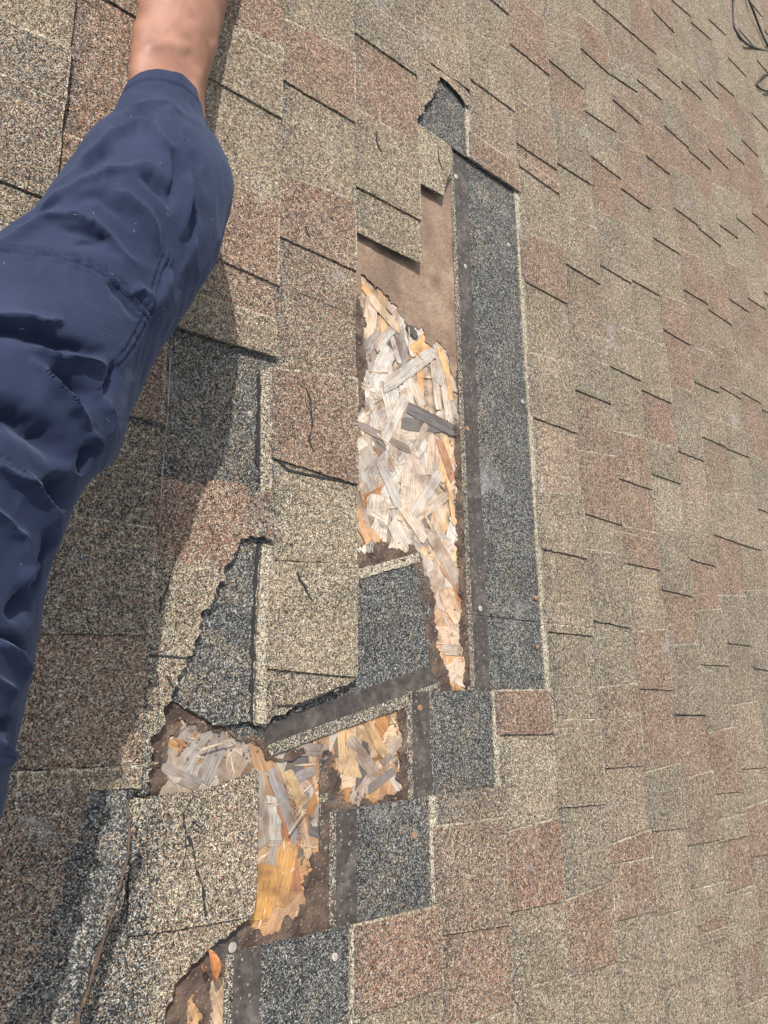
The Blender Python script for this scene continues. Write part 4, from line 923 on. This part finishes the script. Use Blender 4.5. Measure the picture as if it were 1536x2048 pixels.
rows = rings(LEG, 0, 22, 0); NS = 300
P, NN = tube_rows(rows, NS, .62, .020)
FB = [(amp, wd, pts, min(p[0] for p in pts) - wd * 2.5, max(p[0] for p in pts) + wd * 2.5, min(p[1] for p in pts) - wd * 2.5, max(p[1] for p in pts) + wd * 2.5) for amp, wd, pts in FOLDS]
SB = [(pts, min(p[0] for p in pts) - 8, max(p[0] for p in pts) + 8, min(p[1] for p in pts) - 8, max(p[1] for p in pts) + 8) for pts in SEAMS]
tr = MB(); V = []
seam_pts = {}
for i, row in enumerate(P):
    for j, p in enumerate(row):
        th = j / NS; d = 0.0
        x, y = to_px(p)
        d += .0026 * nz(p.x * 1.3, p.y * .8, 15, p.z * 15) + .0013 * (1 - 2 * abs(nz(p.x * 1.5, p.y * .6, 40, p.z * 34))) + .0004 * nz(p.x, p.y, 130, p.z * 130)
        if 10 <= i <= 11: d -= .0011
        if th <= .56 or th >= .97:
            for amp, wd, pts, x0, x1, y0, y1 in FB:
                if x0 < x < x1 and y0 < y < y1:
                    q, sa = fold_d(x + 5 * nz(x, y, .03), y + 5 * nz(y, x, .03), pts); tp = min(1, sa * 3.2 if pts[0][0] > 2 else 1, (1 - sa) * 3.2) ** .7
                    q /= wd * (.45 + .40 * tp)
                    if q < 3.4: d += amp * .0016 * tp * ((.35 * math.exp(-q * q) + .65 * math.exp(-abs(q) * 1.5)) if amp > 0 else (.8 * math.exp(-q * q * .8) + .2 * math.exp(-abs(q) * 1.6)))
            for si, (pts, x0, x1, y0, y1) in enumerate(SB):
                if x0 < x < x1 and y0 < y < y1:
                    q = seg_d(x, y, pts)
                    if q < 8: d -= .0011 * math.exp(-(q / 2.2) ** 2) * (1 + .5 * nz(x, y, .22)); d += .0011 * math.exp(-((q - 6) / 3.5) ** 2) * (1 + nz(x, y, .16))
        V.append(p + NN[i][j] * d - PO)
P_hem = [V[11 * NS + j] + NN[11][j] * .0003 for j in range(NS)]
nr = len(P)
F = [(i * NS + j, i * NS + (j + 1) % NS, (i + 1) * NS + (j + 1) % NS, (i + 1) * NS + j) for i in range(nr - 1) for j in range(NS)]
# turned-in hem and closed end
hem = [V[j] * 1.0 for j in range(NS)]; c0_ = sum(hem, Vector()) / NS; c1_ = sum(V[NS * 8:NS * 9], Vector()) / NS
inner = [c0_ + (h - c0_) * .965 for h in hem]; inner2 = [c1_ + (V[NS * 8 + j] - c1_) * .95 for j in range(NS)]
b0 = len(V); V += inner; b1 = len(V); V += inner2
F += [(j, b0 + j, b0 + (j + 1) % NS, (j + 1) % NS) for j in range(NS)] + [(b0 + j, b1 + j, b1 + (j + 1) % NS, b0 + (j + 1) % NS) for j in range(NS)]
ce = len(V); V.append(sum(V[(nr - 1) * NS:nr * NS], Vector()) / NS); F += [((nr - 1) * NS + j, (nr - 1) * NS + (j + 1) % NS, ce) for j in range(NS)]
tr.add(V, F, [(0, 0, 0)] * len(V), True)
trousers = tr.build('trousers', M_CL, pr)
trousers['label'] = 'navy blue trouser leg with stitched knee panel'
# visible stitching: short thread dashes sunk along the seams, one object per seam
from mathutils.bvhtree import BVHTree
bv = BVHTree.FromPolygons([v_ + PO for v_ in V], F)
cp = Vector((0, 0, CAMH))
for pts in SEAMS:
    sm_ = MB(); acc = 0.0
    L_ = []
    for (a0, a1), (b0_, b1_) in zip([q[:2] for q in pts], [q[:2] for q in pts][1:]):
        l = math.hypot(b0_ - a0, b1_ - a1); k = int(l / 3.4) + 1
        for q in range(k): L_.append((a0 + (b0_ - a0) * q / k, a1 + (b1_ - a1) * q / k))
    for q in range(0, len(L_) - 1, 2):
        hh = []
        for x, y in (L_[q], L_[q + 1]):
            d_ = (at(x, y, 0) - cp).normalized(); h_ = bv.ray_cast(cp, d_)
            if h_[0] is not None: hh.append(h_[0] + h_[1] * (.0002 if h_[1].dot(d_) < 0 else -.0002) - PO)
        if len(hh) == 2 and (hh[0] - hh[1]).length < .01:
            t = (hh[1] - hh[0]).normalized(); s = t.cross(Vector((0, 0, 1))).normalized() * .00035; u_ = Vector((0, 0, .0003))
            a0, a1 = hh; sm_.add([a0 - s, a0 + s, a1 + s, a1 - s, a0 + u_, a1 + u_], [(0, 4, 5, 3), (4, 1, 2, 5), (0, 1, 4), (3, 5, 2)], [(0, 0, 0)] * 6)
    if sm_.v: tag(sm_.build('seam', M_THREAD, trousers), kind='stuff')

lint = MB()
for q in range(34):
    x, y = R.uniform(0, 430), R.uniform(210, 1200); d_ = (at(x, y, 0) - cp).normalized(); h_ = bv.ray_cast(cp, d_)
    if h_[0] is None: continue
    a_ = R.uniform(0, 6.28); t = Vector((math.cos(a_), math.sin(a_), .2)) * R.uniform(.0006, .0022); c_ = h_[0] - d_ * .0006 - PO; s = t.cross(d_).normalized() * .00016
    lint.add([c_ - t - s, c_ - t + s, c_ + t + s, c_ + t - s, c_ - t - d_ * .0002, c_ + t - d_ * .0002], [(0, 1, 4), (2, 3, 5), (0, 4, 5, 3), (1, 2, 5, 4)], [(0, 0, 0)] * 6)
tag(lint.build('lint', simple('pale lint', (.28, .30, .34), .9), trousers), kind='stuff')
sm_ = MB()
for j in range(0, NS, 3):
    a0 = P_hem[j]; a1 = P_hem[(j + 2) % NS]; s = Vector((.00035, .0002, 0)); u_ = Vector((0, 0, .0003)); sm_.add([a0 - s, a0 + s, a1 + s, a1 - s, a0 + u_, a1 + u_], [(0, 4, 5, 3), (4, 1, 2, 5), (0, 1, 4), (3, 5, 2)], [(0, 0, 0)] * 6)
tag(sm_.build('hem_stitching', M_THREAD, trousers), kind='stuff')
FOOT = [(90, 470, .16, 340, 560, .11), (170, 330, .135, 395, 400, .09), (235, 240, .11, 404, 300, .062), (264, 165, .09, 400, 215, .040), (266, 130, .084, 404, 175, .034), (270, 85, .076, 420, 112, .028), (279, 40, .068, 436, 58, .023), (284, 0, .060, 449, 8, .019), (291, -50, .050, 466, -48, .017), (302, -110, .040, 486, -108, .015), (318, -165, .030, 498, -172, .013), (335, -200, .018, 492, -208, .012)]
rows = rings(FOOT, 0, 16, 0); NF = 120
P, NN = tube_rows(rows, NF, .38, 0)
V = []
BUMP = [(.0035, 20, [(276, 52), (280, 60)]), (.0015, 20, [(392, 190), (405, 130), (400, 95), (392, 60)]), (-.0012, 12, [(378, 110), (385, 70), (380, 40)]), (.0014, 18, [(365, 60), (345, 20), (340, -20)]), (.0026, 14, [(384, 200), (400, 150), (425, 95)]), (.0004, 5, [(330, 60), (352, 40), (365, 0)]), (.002, 12, [(300, 90), (335, 86), (370, 96)])]
for i, row in enumerate(P):
    for j, p in enumerate(row):
        x, y = to_px(p); d = .0012 * nz(p.x, p.y, 30)
        if j / NF <= .55 or j / NF > .95:
            for amp, wd, pts in BUMP:
                q = seg_d(x, y, pts) / wd
                if q < 2.5: d += amp * math.exp(-q * q)
        q = p + NN[i][j] * d; q.z = max(q.z, .0015); V.append(q - PO)
nr = len(P)
F = [(i * NF + j, i * NF + (j + 1) % NF, (i + 1) * NF + (j + 1) % NF, (i + 1) * NF + j) for i in range(nr - 1) for j in range(NF)]
for e0 in (0, nr - 1):
    ce = len(V); V.append(sum(V[e0 * NF:(e0 + 1) * NF], Vector()) / NF); F += [(e0 * NF + j, e0 * NF + (j + 1) % NF, ce) for j in range(NF)]
bd = MB(); bd.add(V, F, [(0, 0, 0)] * len(V), True)
# five toes, outside the picture
for t_, (x, y, r_, l_) in enumerate(((350, -212, .0125, .034), (392, -218, .0095, .030), (425, -218, .009, .027), (456, -212, .0085, .024), (482, -200, .008, .020))):
    a = at(x, y + 30, .012); b_ = at(x, y, .012); dr = (b_ - a).normalized(); V2 = []; F2 = []
    for i in range(9):
        f = i / 8; rr = r_ * (math.sqrt(max(0, 1 - max(0, (f - .7) / .3) ** 2)) * .98 + .02); c_ = a + dr * (f * (l_ + .02)); s = dr.cross(Vector((0, 0, 1))).normalized()
        for j in range(12): g = j / 12 * 6.2832; V2.append(c_ + s * rr * math.cos(g) + Vector((0, 0, 1)) * rr * .85 * math.sin(g) - PO)
    F2 = [(i * 12 + j, i * 12 + (j + 1) % 12, (i + 1) * 12 + (j + 1) % 12, (i + 1) * 12 + j) for i in range(8) for j in range(12)]
    bd.add(V2, F2, [(0, 0, 0)] * len(V2), True)
body = bd.build('body', M_SK, pr); body['label'] = 'bare tanned ankle and foot'

# ------------------------------------------------------------------ the lawn far below the eaves
me = bpy.data.meshes.new('ground'); me.from_pydata([(-60, -60, -5), (60, -60, -5), (60, 60, -5), (-60, 60, -5)], [], [(0, 1, 2, 3)])
g = bpy.data.objects.new('ground', me); C.objects.link(g); me.materials.append(M_LAWN); tag(g, 'lawn below the roof', None, None, 'structure')
print('tabs', tab_count[0])
